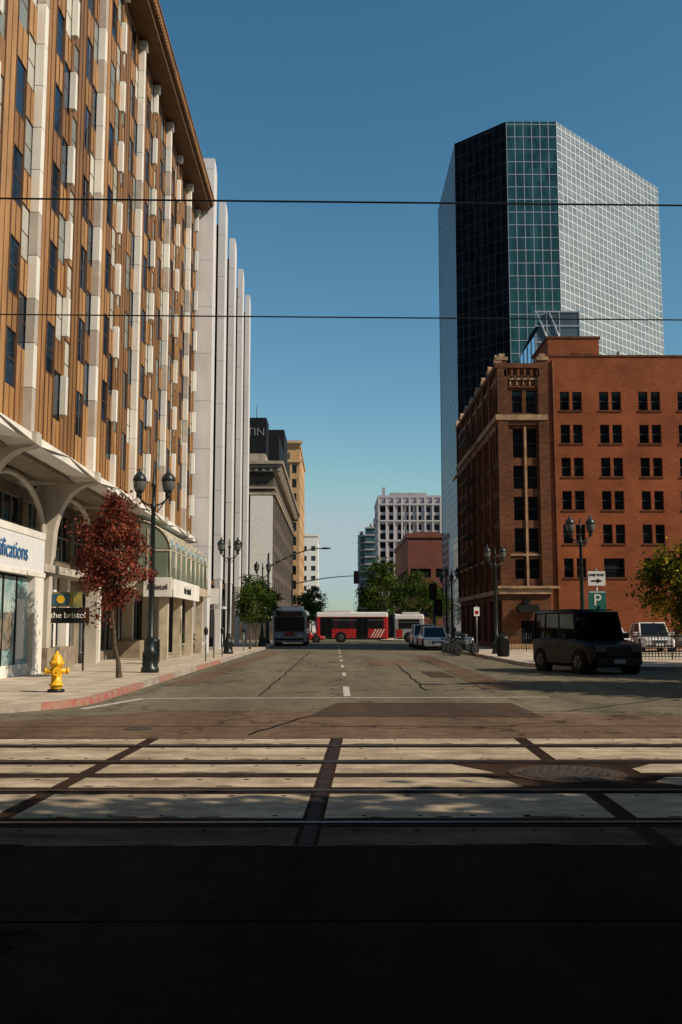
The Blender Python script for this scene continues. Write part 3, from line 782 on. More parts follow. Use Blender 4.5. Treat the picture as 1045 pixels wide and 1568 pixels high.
belt(14.6, 14.95, .25, TERRA); belt(14.3, 14.58, .14, BRICKD); belt(17.25, 17.38, .1, TERRA); belt(3.55, 3.85, .2, TERRA); belt(5.95, 6.08, .08, TERRA); belt(16.75, 16.85, .1, BRICKD); belt(18.0, 18.3, .22, BRICKD)
b.box(bx - .3, bx + 3.6, L0 - .32, L0 - .205, 3.9, 4.05, TERRA)
for xx in (bx - .1, bx + 2.5):
    b.box(xx, xx + .65, L0 - .2, L0 - .004, 3.9, 18.5, BRICKD); b.box(xx - .04, xx + .69, L0 - .26, L0 + .3, 18.5, 18.72, TERRA); b.box(xx + .14, xx + .51, L0 - .16, L0 + .2, 18.72, 18.95, TERRA)
b.box(bx + 1.56, bx + 1.69, L0 - .10, L0 - .004, 3.9, 14.2, TERRA)
for i in range(nb + 1):
    yy = L0 + i * L / nb - .2
    if i > 0: b.box(bx - .18, bx - .004, yy, yy + .5, 3.9, 18.2, BRICKD)
    b.box(bx - .26, bx + .2, yy - .03, yy + .53, 18.32, 18.6, TERRA); b.prism([(yy + .05, 18.6), (yy + .45, 18.6), (yy + .25, 18.9)], bx - .2, bx + .1, TERRA, 'x')
    for q in range(4): b.box(bx - .26, bx - .145, yy + .6 + q * .55, yy + .75 + q * .55, 14.0, 14.3, TERRA)
for q in range(6): b.box(bx + .35 + q * .42, bx + .5 + q * .42, L0 - .2, L0 - .145, 17.45, 17.9, BRICKD)
for q in range(5): b.box(bx + .7 + q * .42, bx + .8 + q * .42, L0 - .1, L0 - .004, 16.9, 17.15, TERRA)
b.build('terracotta_trim', B)
b = MB()
b.box(bx - .12, 13.7, L0 - .14, L0 - .004, .126, .45, TERRA)
b.cyl((bx + 1.5, L0 - .25, 3.1), (bx + 1.5, L0 - .05, 3.1), .2, .2, BLACK, 10)
b.prism([(L0 - 1.2, 2.4), (L0 - .14, 2.9), (L0 - .14, 2.4)], bx + .9, bx + 2.2, BLACK, 'x')
b.cyl((14.0, by - .08, .2), (14.0, by - .08, 18.6), .06, .06, BRICKD, 6)
b.build('entry', B)
b = MB()
for z in (6.0, 8.0, 10.0, 12.0, 15.0):
    b.box(bx - 1.1, bx - .3, L0 + 8, L0 + 12, z, z + .05, BLACK)
    for q in range(9): b.cyl((bx - 1.08, L0 + 8 + q * .5, z), (bx - 1.08, L0 + 8 + q * .5, z + .9), .015, .015, BLACK, 4)
    b.box(bx - 1.1, bx - 1.06, L0 + 8, L0 + 12, z + .9, z + .94, BLACK)
b.build('fire_escape', B)
b = MB(); gx0, gx1, gy0, gy1 = 14.3, 17.5, 69, 75
SKY = glass_mat('rooftop_glazing', (.07, .10, .12), 1.5, .05, .5, (1, 1, 1))
b.prism([(gx0, 18.8), (gx1, 18.8), (gx1, 23.9), (gx0 + .8, 23.9), (gx0, 22.2)], gy0, gy1, SKY, 'y')
for x in (gx0, gx0 + .8, gx0 + 1.7, gx1 - .06): b.box(x, x + .07, gy0 - .06, gy0 - .003, 18.8, 23.9 if x > gx0 else 22.3, ALU)
for z in (20.3, 21.6, 22.8, 23.85): b.box(gx0 - .03, gx1 + .03, gy0 - .07, gy0 - .061, z, z + .1, ALU)
b.cyl((gx0 + .1, gy0 - .1, 23.8), (gx1 - 1.2, gy0 - .1, 18.8), .07, .07, ALU, 6)
b.cyl((gx0 + 1.0, gy0 - .1, 23.8), (gx1 - .3, gy0 - .1, 18.8), .07, .07, ALU, 6)
for yy in range(5): b.box(gx0 - .06, gx0 - .003, gy0 + yy * 1.48, gy0 + yy * 1.48 + .07, 18.8, 22.2, ALU)
b.build('rooftop_glasshouse', B)

# ------------------------------------------------------------ added unseen block that shades the foreground
tower('unseen_shadow_block', -45, 75, -42, -9, 33.2, mat('beige_wall', (.12, .10, .08), .85), WGL, 4, 3.5, .6, .5)  # out of view, added and sized to cast the foreground shadow edge

# ------------------------------------------------------------ street lamps
def lamp_mesh():
    b = MB(); G = GREENBLK
    b.lathe((0, 0, 0), [(.0, 0), (.26, 0), (.26, .12), (.2, .18), (.2, .5), (.23, .54), (.16, .66), (.11, .95), (.13, .99), (.095, 1.04), (.085, 2.2), (.065, 4.7), (.09, 4.75), (.09, 4.82), (.05, 4.9), (.045, 5.35), (.09, 5.42), (.05, 5.5), (.03, 5.75), (.0, 5.9)], G, 14)
    for k in range(8):
        a = k * math.pi / 4; b.box(.2 * math.cos(a) - .02, .2 * math.cos(a) + .02, .2 * math.sin(a) - .02, .2 * math.sin(a) + .02, .15, .52, G)
    GL = glass_mat('lamp_globe', (.10, .11, .11), 1.5, .1, .1)
    for sg in (-1, 1):
        pr = None
        for t in range(9):
            a = t / 8; x = sg * (.04 + .38 * a); z = 4.85 + .22 * math.sin(a * math.pi * .5) - .12 * math.sin(a * math.pi)
            if pr: b.cyl(pr, (x, 0, z), .028, .028, G, 6)
            pr = (x, 0, z)
        b.cyl((sg * .1, 0, 4.62), (sg * .36, 0, 4.98), .018, .018, G, 6)
        c = (sg * .42, 0, 5.05)
        b.lathe(c, [(.0, 0), (.07, .02), (.09, .08), (.06, .12), (.1, .17), (.13, .2)], G, 12)
        b.lathe(c, [(.12, .2), (.17, .3), (.185, .42), (.17, .52)], GL, 12)
        b.lathe(c, [(.2, .51), (.205, .55), (.16, .66), (.08, .74), (.04, .78), (.05, .82), (.0, .92)], G, 12)
        for k in range(6):
            a = k * math.pi / 3
            b.cyl((c[0] + .13 * math.cos(a), .13 * math.sin(a), c[2] + .2), (c[0] + .19 * math.cos(a), .19 * math.sin(a), c[2] + .53), .012, .012, G, 4)
    return b
lm = lamp_mesh()
L1 = lm.build('street_lamp', loc=(-5.62, 30.7, .125), scale=1.06)
for (x, y, s, rz) in ((-5.5, 52, 1.02, 0), (-5.2, 72, 1.03, 0), (8.4, 52, .95, 0), (10.3, 41.5, 1.02, 0), (8.7, 74, .98, 0), (9.2, 82, .98, 0), (6.3, 125, 1, 0)):
    o = bpy.data.objects.new('street_lamp', L1.data); scene.collection.objects.link(o); o.location = (x, y, .125); o.scale = (s,) * 3; o.rotation_euler = (0, 0, rz)

def tsignal(name, loc, arm, z, up=False):
    b = MB()
    b.lathe((0, 0, 0), [(.2, 0), (.2, .25), (.11, .3), (.08, z + 1.2), (0, z + 1.2)], BLACK, 10)
    pr = (0, 0, z)
    for t in range(1, 9):
        a = t / 8; q = (arm * a, 0, z + (.9 if not up else 1.6) * math.sin(a * math.pi / 2)); b.cyl(pr, q, .07 - .025 * a, .07 - .025 * a, BLACK, 6); pr = q
    if up:
        b.prism([(arm - .1, pr[2] - .08), (arm + .6, pr[2] - .05), (arm + .7, pr[2] + .05), (arm, pr[2] + .08)], -.15, .15, BLACK, 'y')
    def head(x, zz):
        b.box(x - .17, x + .17, -.14, .14, zz - .55, zz + .55, BLACK); b.box(x - .32, x + .32, .141, .155, zz - .7, zz + .7, BLACK)
        for k, m in enumerate((TAIL, mat('amber_lens', (.25, .12, .01), .3), mat('green_lens', (.01, .08, .04), .3))):
            zc = zz + .34 - k * .34; b.cyl((x, -.141, zc), (x, -.155, zc), .11, .11, m, 12); b.cyl((x, -.141, zc), (x, -.28, zc), .13, .13, BLACK, 12, False)
    if not up: head(arm, pr[2] - .15)
    head(.35, 3.0)
    b.build(name, loc=loc)
tsignal('traffic_signal', (-5.6, 84.2, .125), 4.6, 6.4, True)
tsignal('traffic_signal', (-4.6, 108.4, .125), 7.0, 6.0)
tsignal('traffic_signal', (8.4, 84.0, .125), -.1, 3.6)

# ------------------------------------------------------------ hydrant
b = MB()
b.lathe((0, 0, 0), [(0, 0), (.17, 0), (.17, .05), (.12, .07)], BLACK, 16)
b.lathe((0, 0, 0), [(.115, .06), (.115, .13), (.15, .135), (.15, .165), (.105, .17), (.1, .5), (.13, .505), (.135, .56), (.14, .57), (.14, .60), (.115, .61), (.11, .67), (.08, .74), (.03, .77), (.03, .82), (0, .83)], YEL, 16)
for a0, r_, l_ in ((0, .055, .2), (math.pi, .055, .2), (-math.pi / 2, .075, .19)):
    dx, dy = math.cos(a0), math.sin(a0)
    b.cyl((0, 0, .42), (dx * l_, dy * l_, .42), r_, r_, YEL, 12); b.cyl((dx * l_, dy * l_, .42), (dx * (l_ + .035), dy * (l_ + .035), .42), r_ + .022, r_ + .015, YEL, 8); b.cyl((dx * (l_ + .03), dy * (l_ + .03), .42), (dx * (l_ + .06), dy * (l_ + .06), .42), .02, .02, YEL, 5)
for k in range(8):
    a = k * math.pi / 4; b.cyl((.135 * math.cos(a), .135 * math.sin(a), .555), (.135 * math.cos(a), .135 * math.sin(a), .62), .014, .014, YEL, 6)
b.build('fire_hydrant', loc=(-5.92, 21.5, .125), rz=.3, scale=1.05)

e = empty('traffic_sign'); b = MB()
b.cyl((0, 0, 0), (0, 0, 3.6), .035, .035, STEEL, 8)
SGR = mat('sign_green', (.01, .13, .11), .5, namt=.05); SWH = mat('sign_face_white', (.7, .7, .7), .5, namt=.05)
b.box(-.33, .33, -.06, -.037, 2.95, 3.5, SWH); b.box(-.34, .34, -.06, -.037, 1.85, 2.75, SGR); b.box(-.31, .31, -.065, -.0605, 1.88, 1.91, SWH); b.box(-.31, .31, -.065, -.0605, 2.69, 2.72, SWH)
b.prism([(.0, 3.04), (.22, 3.13), (.0, 3.22), (.0, 3.16), (-.22, 3.16), (-.22, 3.10), (.0, 3.10)], -.066, -.0605, BLACK, 'y')
b.build('post_and_plates', e)
e.location = (10.05, 38.2, .125)
text('letter', 'P', .62, (.0, -.066, 2.38), (math.pi / 2, 0, 0), SWH, e); text('one_way_top', 'ONE WAY', .13, (0, -.064, 3.36), (math.pi / 2, 0, 0), BLACK, e)
b = MB(); b.cyl((0, 0, 0), (0, 0, 2.6), .03, .03, STEEL, 8); b.box(-.16, .16, -.05, -.032, 2.0, 2.5, SWH); b.box(-.1, .1, -.054, -.0505, 2.1, 2.3, TAIL); b.build('parking_sign', loc=(8.1, 57, .125))
b = MB(); b.cyl((0, 0, 0), (0, 0, 3.2), .03, .03, STEEL, 8); b.box(-.2, .2, -.05, -.032, 2.4, 3.1, SWH); b.build('parking_sign', loc=(-5.4, 45, .125))

def fence(loc, L, rz, h=1.0):
    b = MB(); n_ = int(L / .14)
    for i in range(n_ + 1):
        x = L * i / n_; r_ = .012 if i % 12 else .03; b.cyl((x, 0, 0), (x, 0, h + (.05 if i % 12 == 0 else 0)), r_, r_, BLACK, 5)
    b.box(0, L, -.015, .015, h - .04, h, BLACK); b.box(0, L, -.015, .015, .12, .15, BLACK); b.build('metal_fence', loc=loc, rz=rz)
fence((9.2, 57, .125), 2.6, .1); fence((12.6, 42.5, .125), 9, -.03, 1.0); fence((13.5, 47, .125), 8, 0, 1.1)
for (x, y) in ((-6.9, 38), (7.9, 47), (8.0, 62)):
    b = MB(); b.lathe((0, 0, 0), [(0, 0), (.26, 0), (.28, .8), (.3, .82), (.3, .88), (.2, .98), (0, 1.0)], BLACK, 14)
    for k in range(16):
        a = k * math.pi / 8; b.box(.285 * math.cos(a) - .012, .285 * math.cos(a) + .012, .285 * math.sin(a) - .012, .285 * math.sin(a) + .012, .05, .8, GREENBLK)
    b.build('litter_bin', loc=(x, y, .125))
for (x, y) in ((-5.25, 41), (-5.25, 47), (-5.25, 58), (7.9, 66), (7.9, 70)):
    b = MB(); b.cyl((0, 0, 0), (0, 0, 1.05), .03, .03, STEEL, 8); b.lathe((0, 0, 1.05), [(.03, 0), (.08, .04), (.09, .2), (.06, .3), (0, .34)], BLACK, 10); b.build('parking_meter', loc=(x, y, .125))
SHRUB = leaf_mat('shrub_leaf', (.05, .08, .02))
for (x, y) in ((-7.4, 54), (-7.5, 50.5)):
    b = MB(); b.lathe((0, 0, 0), [(0, 0), (.25, 0), (.38, .5), (.4, .55), (.34, .55), (.3, .45), (0, .45)], WHITE, 14)
    for q in range(160):
        a = R.uniform(0, 6.28); rr = R.uniform(0, .38); z = R.uniform(.45, 1.1); s_ = .05
        c0 = Vector((rr * math.cos(a), rr * math.sin(a), z)); t1 = Vector((R.gauss(0, 1), R.gauss(0, 1), R.gauss(0, 1))).normalized() * s_; t2 = t1.orthogonal().normalized() * s_
        b.face([c0 - t1, c0 + t2, c0 + t1, c0 - t2], SHRUB)
    b.build('planter', loc=(x, y, .125))

# ------------------------------------------------------------ vehicles
def wheel(b, x, y, r_, wd=.22):
    sx = 1 if x > 0 else -1
    b.cyl((x - sx * wd, y, r_), (x, y, r_), r_, r_, RUBBER, 20)
    b.cyl((x + sx * .001, y, r_), (x + sx * .012, y, r_), r_ * .62, r_ * .55, RIM, 14)
    b.cyl((x + sx * .012, y, r_), (x + sx * .03, y, r_), r_ * .18, r_ * .14, RIM, 8)
    for k in range(5):
        a = k * 2 * math.pi / 5
        b.cyl((x + sx * .018, y + r_ * .15 * math.cos(a), r_ + r_ * .15 * math.sin(a)), (x + sx * .018, y + r_ * .6 * math.cos(a), r_ + r_ * .6 * math.sin(a)), .025, .03, RIM, 5)
def paint(name, c, rough=.25, coat=.6, spec=.5):
    m = mat(name, c, rough, 0, nscale=1, namt=.05, spec=spec)
    m.node_tree.nodes['Principled BSDF'].inputs['Coat Weight'].default_value = coat
    return m
CARGL = glass_mat('car_glass', (.008, .009, .01), 1.45, .03, .1)
DKGL = glass_mat('tinted_car_glass', (.003, .003, .003), 1.25, .04, .1)
BUSGL = mat('bus_window', (.012, .013, .015), .25, 0, namt=.1, spec=.4)
def car(name, loc, rz, col, L=4.5, Wd=1.8, H_=1.5, kind='suv'):
    e = empty(name, loc, rz); b = MB(); h = Wd / 2; f0 = -L / 2; r_ = .34 if kind != 'box' else .37
    dk = kind == 'box'; GLS = DKGL if dk else CARGL
    belt = H_ * .58 if kind != 'box' else H_ * .56
    hood = H_ * .52 if kind == 'suv' else (H_ * .5 if kind == 'sedan' else H_ * .55)
    st = [(f0, .82, .38, hood * .72), (f0 + .12, .92, .26, hood * .86), (f0 + .5, .98, .22, hood * .95), (f0 + L * .24, 1, .22, hood), (f0 + L * .3, 1, .22, belt), (f0 + L * .8, 1, .22, belt * 1.02), (L / 2 - .2, .97, .25, belt * (1.02 if kind != 'sedan' else .98)), (L / 2, .88, .36, belt * (.96))]
    rings = []
    for (y, wf, z0, z1) in st:
        w_ = h * wf; mz = z0 + (z1 - z0) * .5
        rings.append([(-w_ * .9, y, z0), (w_ * .9, y, z0), (w_, y, z0 + .1), (w_, y, mz), (w_ * .97, y, z1 - .07), (w_ * .88, y, z1), (-w_ * .88, y, z1), (-w_ * .97, y, z1 - .07), (-w_, y, mz), (-w_, y, z0 + .1)])
    b.loft(rings, col, smooth=False)
    if kind == 'box': g_ = [(f0 + L * .27, .86, .0), (f0 + L * .33, .80, 1), (L / 2 - .12, .80, 1), (L / 2 - .04, .86, 0)]
    elif kind == 'suv': g_ = [(f0 + L * .27, .86, 0), (f0 + L * .42, .74, 1), (L / 2 - .55, .72, .97), (L / 2 - .12, .82, 0)]
    else: g_ = [(f0 + L * .28, .86, 0), (f0 + L * .46, .72, 1), (f0 + L * .72, .70, .98), (L / 2 - .45, .82, 0)]
    (ya, wa, _), (yb_, wb, hb), (yc, wc, hc), (yd, wd_, _) = g_
    z0 = belt - .03; zr = lambda f: z0 + (H_ - z0) * f
    A = [(-h * wa, ya, z0), (h * wa, ya, z0)]; Bq = [(-h * wb, yb_, zr(hb)), (h * wb, yb_, zr(hb))]; Cq = [(-h * wc, yc, zr(hc)), (h * wc, yc, zr(hc))]; Dq = [(-h * wd_, yd, z0), (h * wd_, yd, z0)]
    b.face([A[0], A[1], Bq[1], Bq[0]], GLS); b.face([Bq[0], Bq[1], Cq[1], Cq[0]], col); b.face([Cq[0], Cq[1], Dq[1], Dq[0]], GLS)
    b.face([A[1], Dq[1], Cq[1], Bq[1]], GLS); b.face([A[0], Bq[0], Cq[0], Dq[0]], GLS)
    for s_ in (0, 1):
        for P0, P1 in ((A[s_], Bq[s_]), (Bq[s_], Cq[s_]), (Cq[s_], Dq[s_])): b.cyl(P0, P1, .045, .045, col, 6)
        for f_ in (.38, .72):
            p0 = Vector(A[s_]).lerp(Vector(Dq[s_]), f_); p1 = Vector(Bq[s_]).lerp(Vector(Cq[s_]), f_ if kind != 'sedan' else f_ * .9); b.cyl(p0, p1, .035, .03, BLACK if f_ < .5 else col, 6)
    b.cyl(Bq[0], Bq[1], .04, .04, col, 6); b.cyl(Cq[0], Cq[1], .04, .04, col, 6)
    LL = mat('smoked_lamp', (.08, .08, .08), .2) if dk else LEDW
    for sx in (-1, 1):
        for wy in (f0 + L * .19, L / 2 - L * .19):
            b.cyl((sx * (h - .26), wy, r_), (sx * (h + .004), wy, r_), r_ + .07, r_ + .07, DARK, 20); wheel(b, sx * (h + .02), wy, r_)
        b.box(sx * h * .62 - .17, sx * h * .62 + .17, f0 - .02, f0 + .14, hood * .66, hood * .84, LL); b.box(sx * h * .78 - .1, sx * h * .78 + .1, L / 2 - .1, L / 2 + .015, belt * .66, belt * .92, TAIL)
        b.box(sx * (h * .95), sx * (h + .18), ya + .15, ya + .27, belt + .02, belt + .17, col)
        b.box(sx * (h + .001), sx * (h + .02), f0 + L * .5, f0 + L * .5 + .14, belt * .8, belt * .84, BLACK)
    b.box(-h * .4, h * .4, f0 - .025, f0 + .1, hood * .56, hood * .8, BLACK); b.box(-h * .75, h * .75, f0 - .04, f0 + .12, .3, hood * .48, BLACK if kind != 'sedan' else col)
    if not dk:
        for q in range(4): b.box(-h * .38, h * .38, f0 - .035, f0 - .026, hood * .58 + q * .05, hood * .6 + q * .05, CHROME)
    b.box(-.2, .2, f0 - .05, f0 - .041, .36, .48, GREYC if dk else SWH); b.box(-.2, .2, L / 2 + .001, L / 2 + .012, .55, .67, SWH)
    if kind == 'box':
        b.box(-h * .7, h * .7, yb_, yc, H_ + .01, H_ + .03, BLACK)
        for sx in (-1, 1): b.cyl((sx * h * .7, yb_ + .1, H_ + .09), (sx * h * .7, yc - .1, H_ + .09), .025, .025, BLACK, 6)
        for q in range(4): b.cyl((-h * .7, yb_ + .4 + q * .6, H_ + .09), (h * .7, yb_ + .4 + q * .6, H_ + .09), .02, .02, BLACK, 6)
        b.cyl((0, L / 2 + .02, .95), (0, L / 2 + .22, .95), .36, .36, RUBBER, 20)
    b.build('body', e, bevel=.02)
    return e
WPT = paint('white_car_paint', (.72, .72, .72)); BPT = paint('black_car_paint', (.003, .0032, .0035), .25, .0, .18); RPT = paint('red_car_paint', (.35, .02, .02)); GPT = paint('grey_car_paint', (.10, .11, .12))
car('parked_suv', (8.4, 33.6, 0), math.radians(16), BPT, 4.1, 2.0, 1.98, 'box')
car('parked_car', (6.55, 66.5, 0), math.radians(2), WPT, 4.3, 1.8, 1.5, 'sedan')
car('parked_car', (6.5, 73, 0), 0, WPT, 4.5, 1.85, 1.65, 'suv')
car('parked_car', (18.0, 57, .125), math.radians(-6), WPT, 4.6, 1.85, 1.6, 'suv'); car('parked_car', (15.7, 58, .125), math.radians(5), WPT, 4.4, 1.8, 1.6, 'suv')
car('parked_car', (20.6, 57.5, .125), 0, GPT, 4.4, 1.8, 1.5, 'sedan')
car('red_car', (-3.1, 97, 0), math.radians(90), RPT, 4.3, 1.8, 1.45, 'sedan')

def bike(loc, rz, col):
    b = MB()
    for y in (-.68, .68):
        b.cyl((-.05, y, .31), (.05, y, .31), .31, .31, RUBBER, 18); b.cyl((-.055, y, .31), (.055, y, .31), .2, .2, BLACK, 12)
    for sx in (-.08, .08): b.cyl((sx, -.68, .31), (sx, -.38, .95), .025, .025, CHROME, 6); b.cyl((sx, .68, .31), (sx, .15, .38), .025, .025, BLACK, 6)
    b.cyl((-.36, -.36, 1.02), (.36, -.36, 1.02), .018, .018, BLACK, 6); b.cyl((0, -.5, .86), (0, -.38, .86), .09, .09, LEDW, 10)
    b.loft([[(-.08, -.36, .7), (.08, -.36, .7), (.1, -.36, .88), (-.1, -.36, .88)], [(-.14, -.1, .62), (.14, -.1, .62), (.13, -.1, .92), (-.13, -.1, .92)], [(-.08, .15, .62), (.08, .15, .62), (.07, .15, .78), (-.07, .15, .78)]], col)
    b.loft([[(-.1, .1, .68), (.1, .1, .68), (.1, .1, .78), (-.1, .1, .78)], [(-.14, .45, .7), (.14, .45, .7), (.14, .45, .8), (-.14, .45, .8)], [(-.07, .9, .78), (.07, .9, .78), (.06, .9, .88), (-.06, .9, .88)]], BLACK)
    b.box(-.16, .16, -.2, .25, .3, .6, BLACK); b.cyl((.16, 0, .3), (.18, .85, .36), .045, .055, STEEL, 8)
    b.build('motorcycle', loc=loc, rz=rz)
bike((7.0, 54.5, 0), 2.2, BPT); bike((7.05, 56.5, 0), 2.1, BPT); bike((6.9, 52.6, 0), 2.3, GPT); bike((6.95, 58.5, 0), 2.2, BPT)

def bus_section(b, y0, y1, wd, z0, z1, body, roofm, doors=()):
    h = wd / 2
    def ring(y, s=1, top=0): return [(-h * s, y, z0), (h * s, y, z0), (h * s, y, z1 - .45), (h * .97 * s, y, z1 - .12 - top), (h * .7 * s, y, z1 - top), (-h * .7 * s, y, z1 - top), (-h * .97 * s, y, z1 - .12 - top), (-h * s, y, z1 - .45)]
    b.loft([ring(y0, .94, .12), ring(y0 + .12, 1), ring(y1 - .12, 1), ring(y1, .94, .12)], [BLACK, body, roofm, roofm, roofm, roofm, roofm, body])
    y = y0 + .4; n_ = max(1, int((y1 - y0 - .8) / 1.25)); s = (y1 - y0 - .8) / n_
    for i in range(n_):
        for sx in (-1, 1):
            b.box(sx * (h - .05), sx * (h + .015), y + .03, y + s - .03, 1.35, z1 - .5, BUSGL)
            b.box(sx * (h + .016), sx * (h + .022), y + .04, y + s - .04, z1 - .8, z1 - .77, ALU)
        y += s
    for dy in doors:
        b.box(h - .04, h + .025, dy - .55, dy + .55, z0 + .05, z1 - .5, BLACK); b.box(h + .026, h + .035, dy - .5, dy - .04, z0 + .15, z1 - .6, CARGL); b.box(h + .026, h + .035, dy + .04, dy + .5, z0 + .15, z1 - .6, CARGL)
    b.box(-h * .8, h * .8, y0 + .8, min(y0 + 3.4, y1 - .4), z1 + .001, z1 + .2, roofm)
    b.box(-h - .012, h + .012, y0 + .3, y1 - .3, z0 - .0, z0 + .12, BLACK)
BR = paint('bus_red', (.36, .02, .02), .35); BW = paint('bus_white', (.66, .64, .62), .4); BG = paint('bus_grey', (.30, .30, .31), .4); BS = paint('bus_silver', (.24, .30, .37), .35)
e = empty('articulated_bus', (0, 0, 0)); b = MB()
bus_section(b, -.1, 6.9, 2.55, .32, 2.95, BR, BW, doors=(.9, 4.4))
for sx in (-1, 1): b.cyl((sx * 1.0, 2.3, .5), (sx * 1.282, 2.3, .5), .56, .56, DARK, 18); wheel(b, sx * 1.31, 2.3, .48, .25)
for q in range(4): b.prism([(5.2 + q * .28, .5), (5.3 + q * .28, .5), (5.75 + q * .28, 1.3), (5.65 + q * .28, 1.3)], 1.277, 1.292, BW, 'x')
b.box(-1.18, 1.18, -.14, -.04, 1.25, 2.5, CARGL)
b.build('front_section', e)
b = MB()
for q in range(5):
    y = 6.92 + q * .13; b.box(-1.18 if q % 2 else -1.1, 1.18 if q % 2 else 1.1, y, y + .125, .45, 2.75 if q % 2 else 2.68, RUBBER)
b.build('bellows', e)
b = MB(); bus_section(b, 0, 2.9, 2.55, .32, 2.75, BG, BW)
for sx in (-1, 1): b.cyl((sx * 1.0, 1.5, .5), (sx * 1.282, 1.5, .5), .56, .56, DARK, 18); wheel(b, sx * 1.31, 1.5, .48, .25)
b.box(1.277, 1.29, .2, .8, .5, 1.3, BR)
for z in (1.0, 1.6, 2.1): b.box(-1, 1, 2.88, 2.93, z, z + .3, BLACK)
for sx in (-1, 1): b.box(sx * 1.0 - .1, sx * 1.0 + .1, 2.88, 2.94, .7, 1.0, TAIL)
b.build('rear_section', e, loc=(0, 7.57, 0), rz=math.radians(-4))
e.rotation_euler = (0, 0, math.radians(-90)); e.location = (-1.7, 98.5, 0)

e = empty('city_bus', (-3.55, 79, 0)); b = MB()
bus_section(b, 0, 11.5, 2.55, .32, 2.95, BS, BW)
for wy in (2.4, 8.6):
    for sx in (-1, 1): b.cyl((sx * 1.0, wy, .5), (sx * 1.282, wy, .5), .56, .56, DARK, 18); wheel(b, sx * 1.31, wy, .48, .25)
b.box(-1.15, 1.15, -.05, .02, 1.15, 2.3, BUSGL); b.box(-.02, .02, -.06, -.051, 1.15, 2.3, BLACK); b.box(-1.0, 1.0, -.05, .06, 2.36, 2.68, BLACK)
b.box(-.7, .7, -.06, -.051, 2.42, 2.62, mat('destination_sign', (.12, .03, .01), .4))
b.box(-1.12, 1.12, -.05, .02, .45, .62, BLACK); b.box(-.4, .4, -.055, .02, .8, 1.08, BR)
for sx in (-1, 1):
    b.box(sx * .88 - .18, sx * .88 + .18, -.06, .02, .68, .9, LEDW); b.box(sx * 1.24, sx * 1.3, -.05, .1, .35, 2.7, BW)
    b.cyl((sx * 1.2, 0, 2.55), (sx * 1.5, -.35, 2.4), .025, .025, BLACK, 6); b.box(sx * 1.5 - .1, sx * 1.5 + .1, -.42, -.34, 1.95, 2.4, BLACK)
b.build('body', e)

# ------------------------------------------------------------ trees
LG = [leaf_mat('leaf_green_%d' % i, c) for i, c in enumerate([(.055, .09, .018), (.03, .055, .013), (.09, .13, .025)])]
LS = [leaf_mat('leaf_dark_%d' % i, c, .12) for i, c in enumerate([(.04, .055, .015), (.025, .04, .012)])]
LR = [leaf_mat('leaf_red_%d' % i, c, .3) for i, c in enumerate([(.21, .055, .035), (.10, .027, .02), (.31, .10, .065)])]
LY = [leaf_mat('leaf_yellow_%d' % i, c) for i, c in enumerate([(.12, .13, .02), (.04, .065, .014), (.45, .34, .02)])]
def tree(name, loc, crown_z, rad, leaves, n_clump, per, size, tr=.08, lean=(0, 0), irregular=.35, clump_r=.42):
    b = MB(); RR = random.Random(int(abs(loc[0]) * 131 + loc[1] * 17 + n_clump))
    cz = (crown_z[0] + crown_z[1]) / 2; hz = (crown_z[1] - crown_z[0]) / 2
    fork = crown_z[0] + hz * .25
    pr = Vector((0, 0, 0)); nseg = 5
    for i in range(nseg):
        q = Vector((lean[0] * (i + 1) / nseg + RR.uniform(-.04, .04), lean[1] * (i + 1) / nseg + RR.uniform(-.04, .04), fork * (i + 1) / nseg))
        b.cyl(pr, q, tr * (1 - .09 * i) * (1.35 if i == 0 else 1), tr * (1 - .09 * (i + 1)), BARK, 8, False); pr = q
    base = pr
    for i in range(n_clump):
        while True:
            p = Vector((RR.uniform(-1, 1), RR.uniform(-1, 1), RR.uniform(-1, 1)))
            if .15 < p.length < 1: break
        p = p.normalized() * (p.length ** .6) * (1 + RR.uniform(-irregular, irregular * .4))
        taper = 1 - .35 * max(0, p.z)
        c = Vector((p.x * rad * taper + lean[0], p.y * rad * taper + lean[1], cz + p.z * hz))
        if i % 2 == 0:
            mid = base.lerp(c, .5) + Vector((RR.uniform(-.1, .1) * rad, RR.uniform(-.1, .1) * rad, .12 * hz))
            b.cyl(base, mid, tr * .42, tr * .25, BARK, 5, False); b.cyl(mid, c, tr * .25, tr * .08, BARK, 5, False)
        cr = rad * clump_r * RR.uniform(.6, 1.15); dens = RR.uniform(.6, 1.2)
        lm_ = RR.choice(leaves)
        for k in range(int(per * dens)):
            d = Vector((RR.gauss(0, .45), RR.gauss(0, .45), RR.gauss(0, .38))) * cr
            q = c + d; s_ = size * RR.uniform(.6, 1.3)
            nrm = (Vector((RR.gauss(0, 1), RR.gauss(0, 1), RR.gauss(.5, 1)))).normalized(); t1 = nrm.orthogonal().normalized(); t1.rotate(Matrix.Rotation(RR.uniform(0, 6.28), 3, nrm)); t2 = nrm.cross(t1)
            b.face([q - t1 * s_, q + t2 * s_ * .55 + nrm * s_ * .1, q + t1 * s_, q - t2 * s_ * .55 + nrm * s_ * .1], lm_ if RR.random() < .65 else RR.choice(leaves))
    return b.build(name, loc=loc)
tree('red_leaf_tree', (-5.87, 27.5, .125), (1.65, 5.0), 1.02, LR, 70, 160, .054, .07, lean=(-.25, 0))
for (x, y, a, c_, r_, n_) in ((-5.3, 63, 1.6, 4.5, 1.15, 26), (-5.35, 69, 1.5, 4.9, 1.3, 26), (-5.2, 76, 1.6, 4.8, 1.0, 22)):
    tree('street_tree', (x, y, .125), (a, c_), r_, LG, n_, 120, .09, .07)
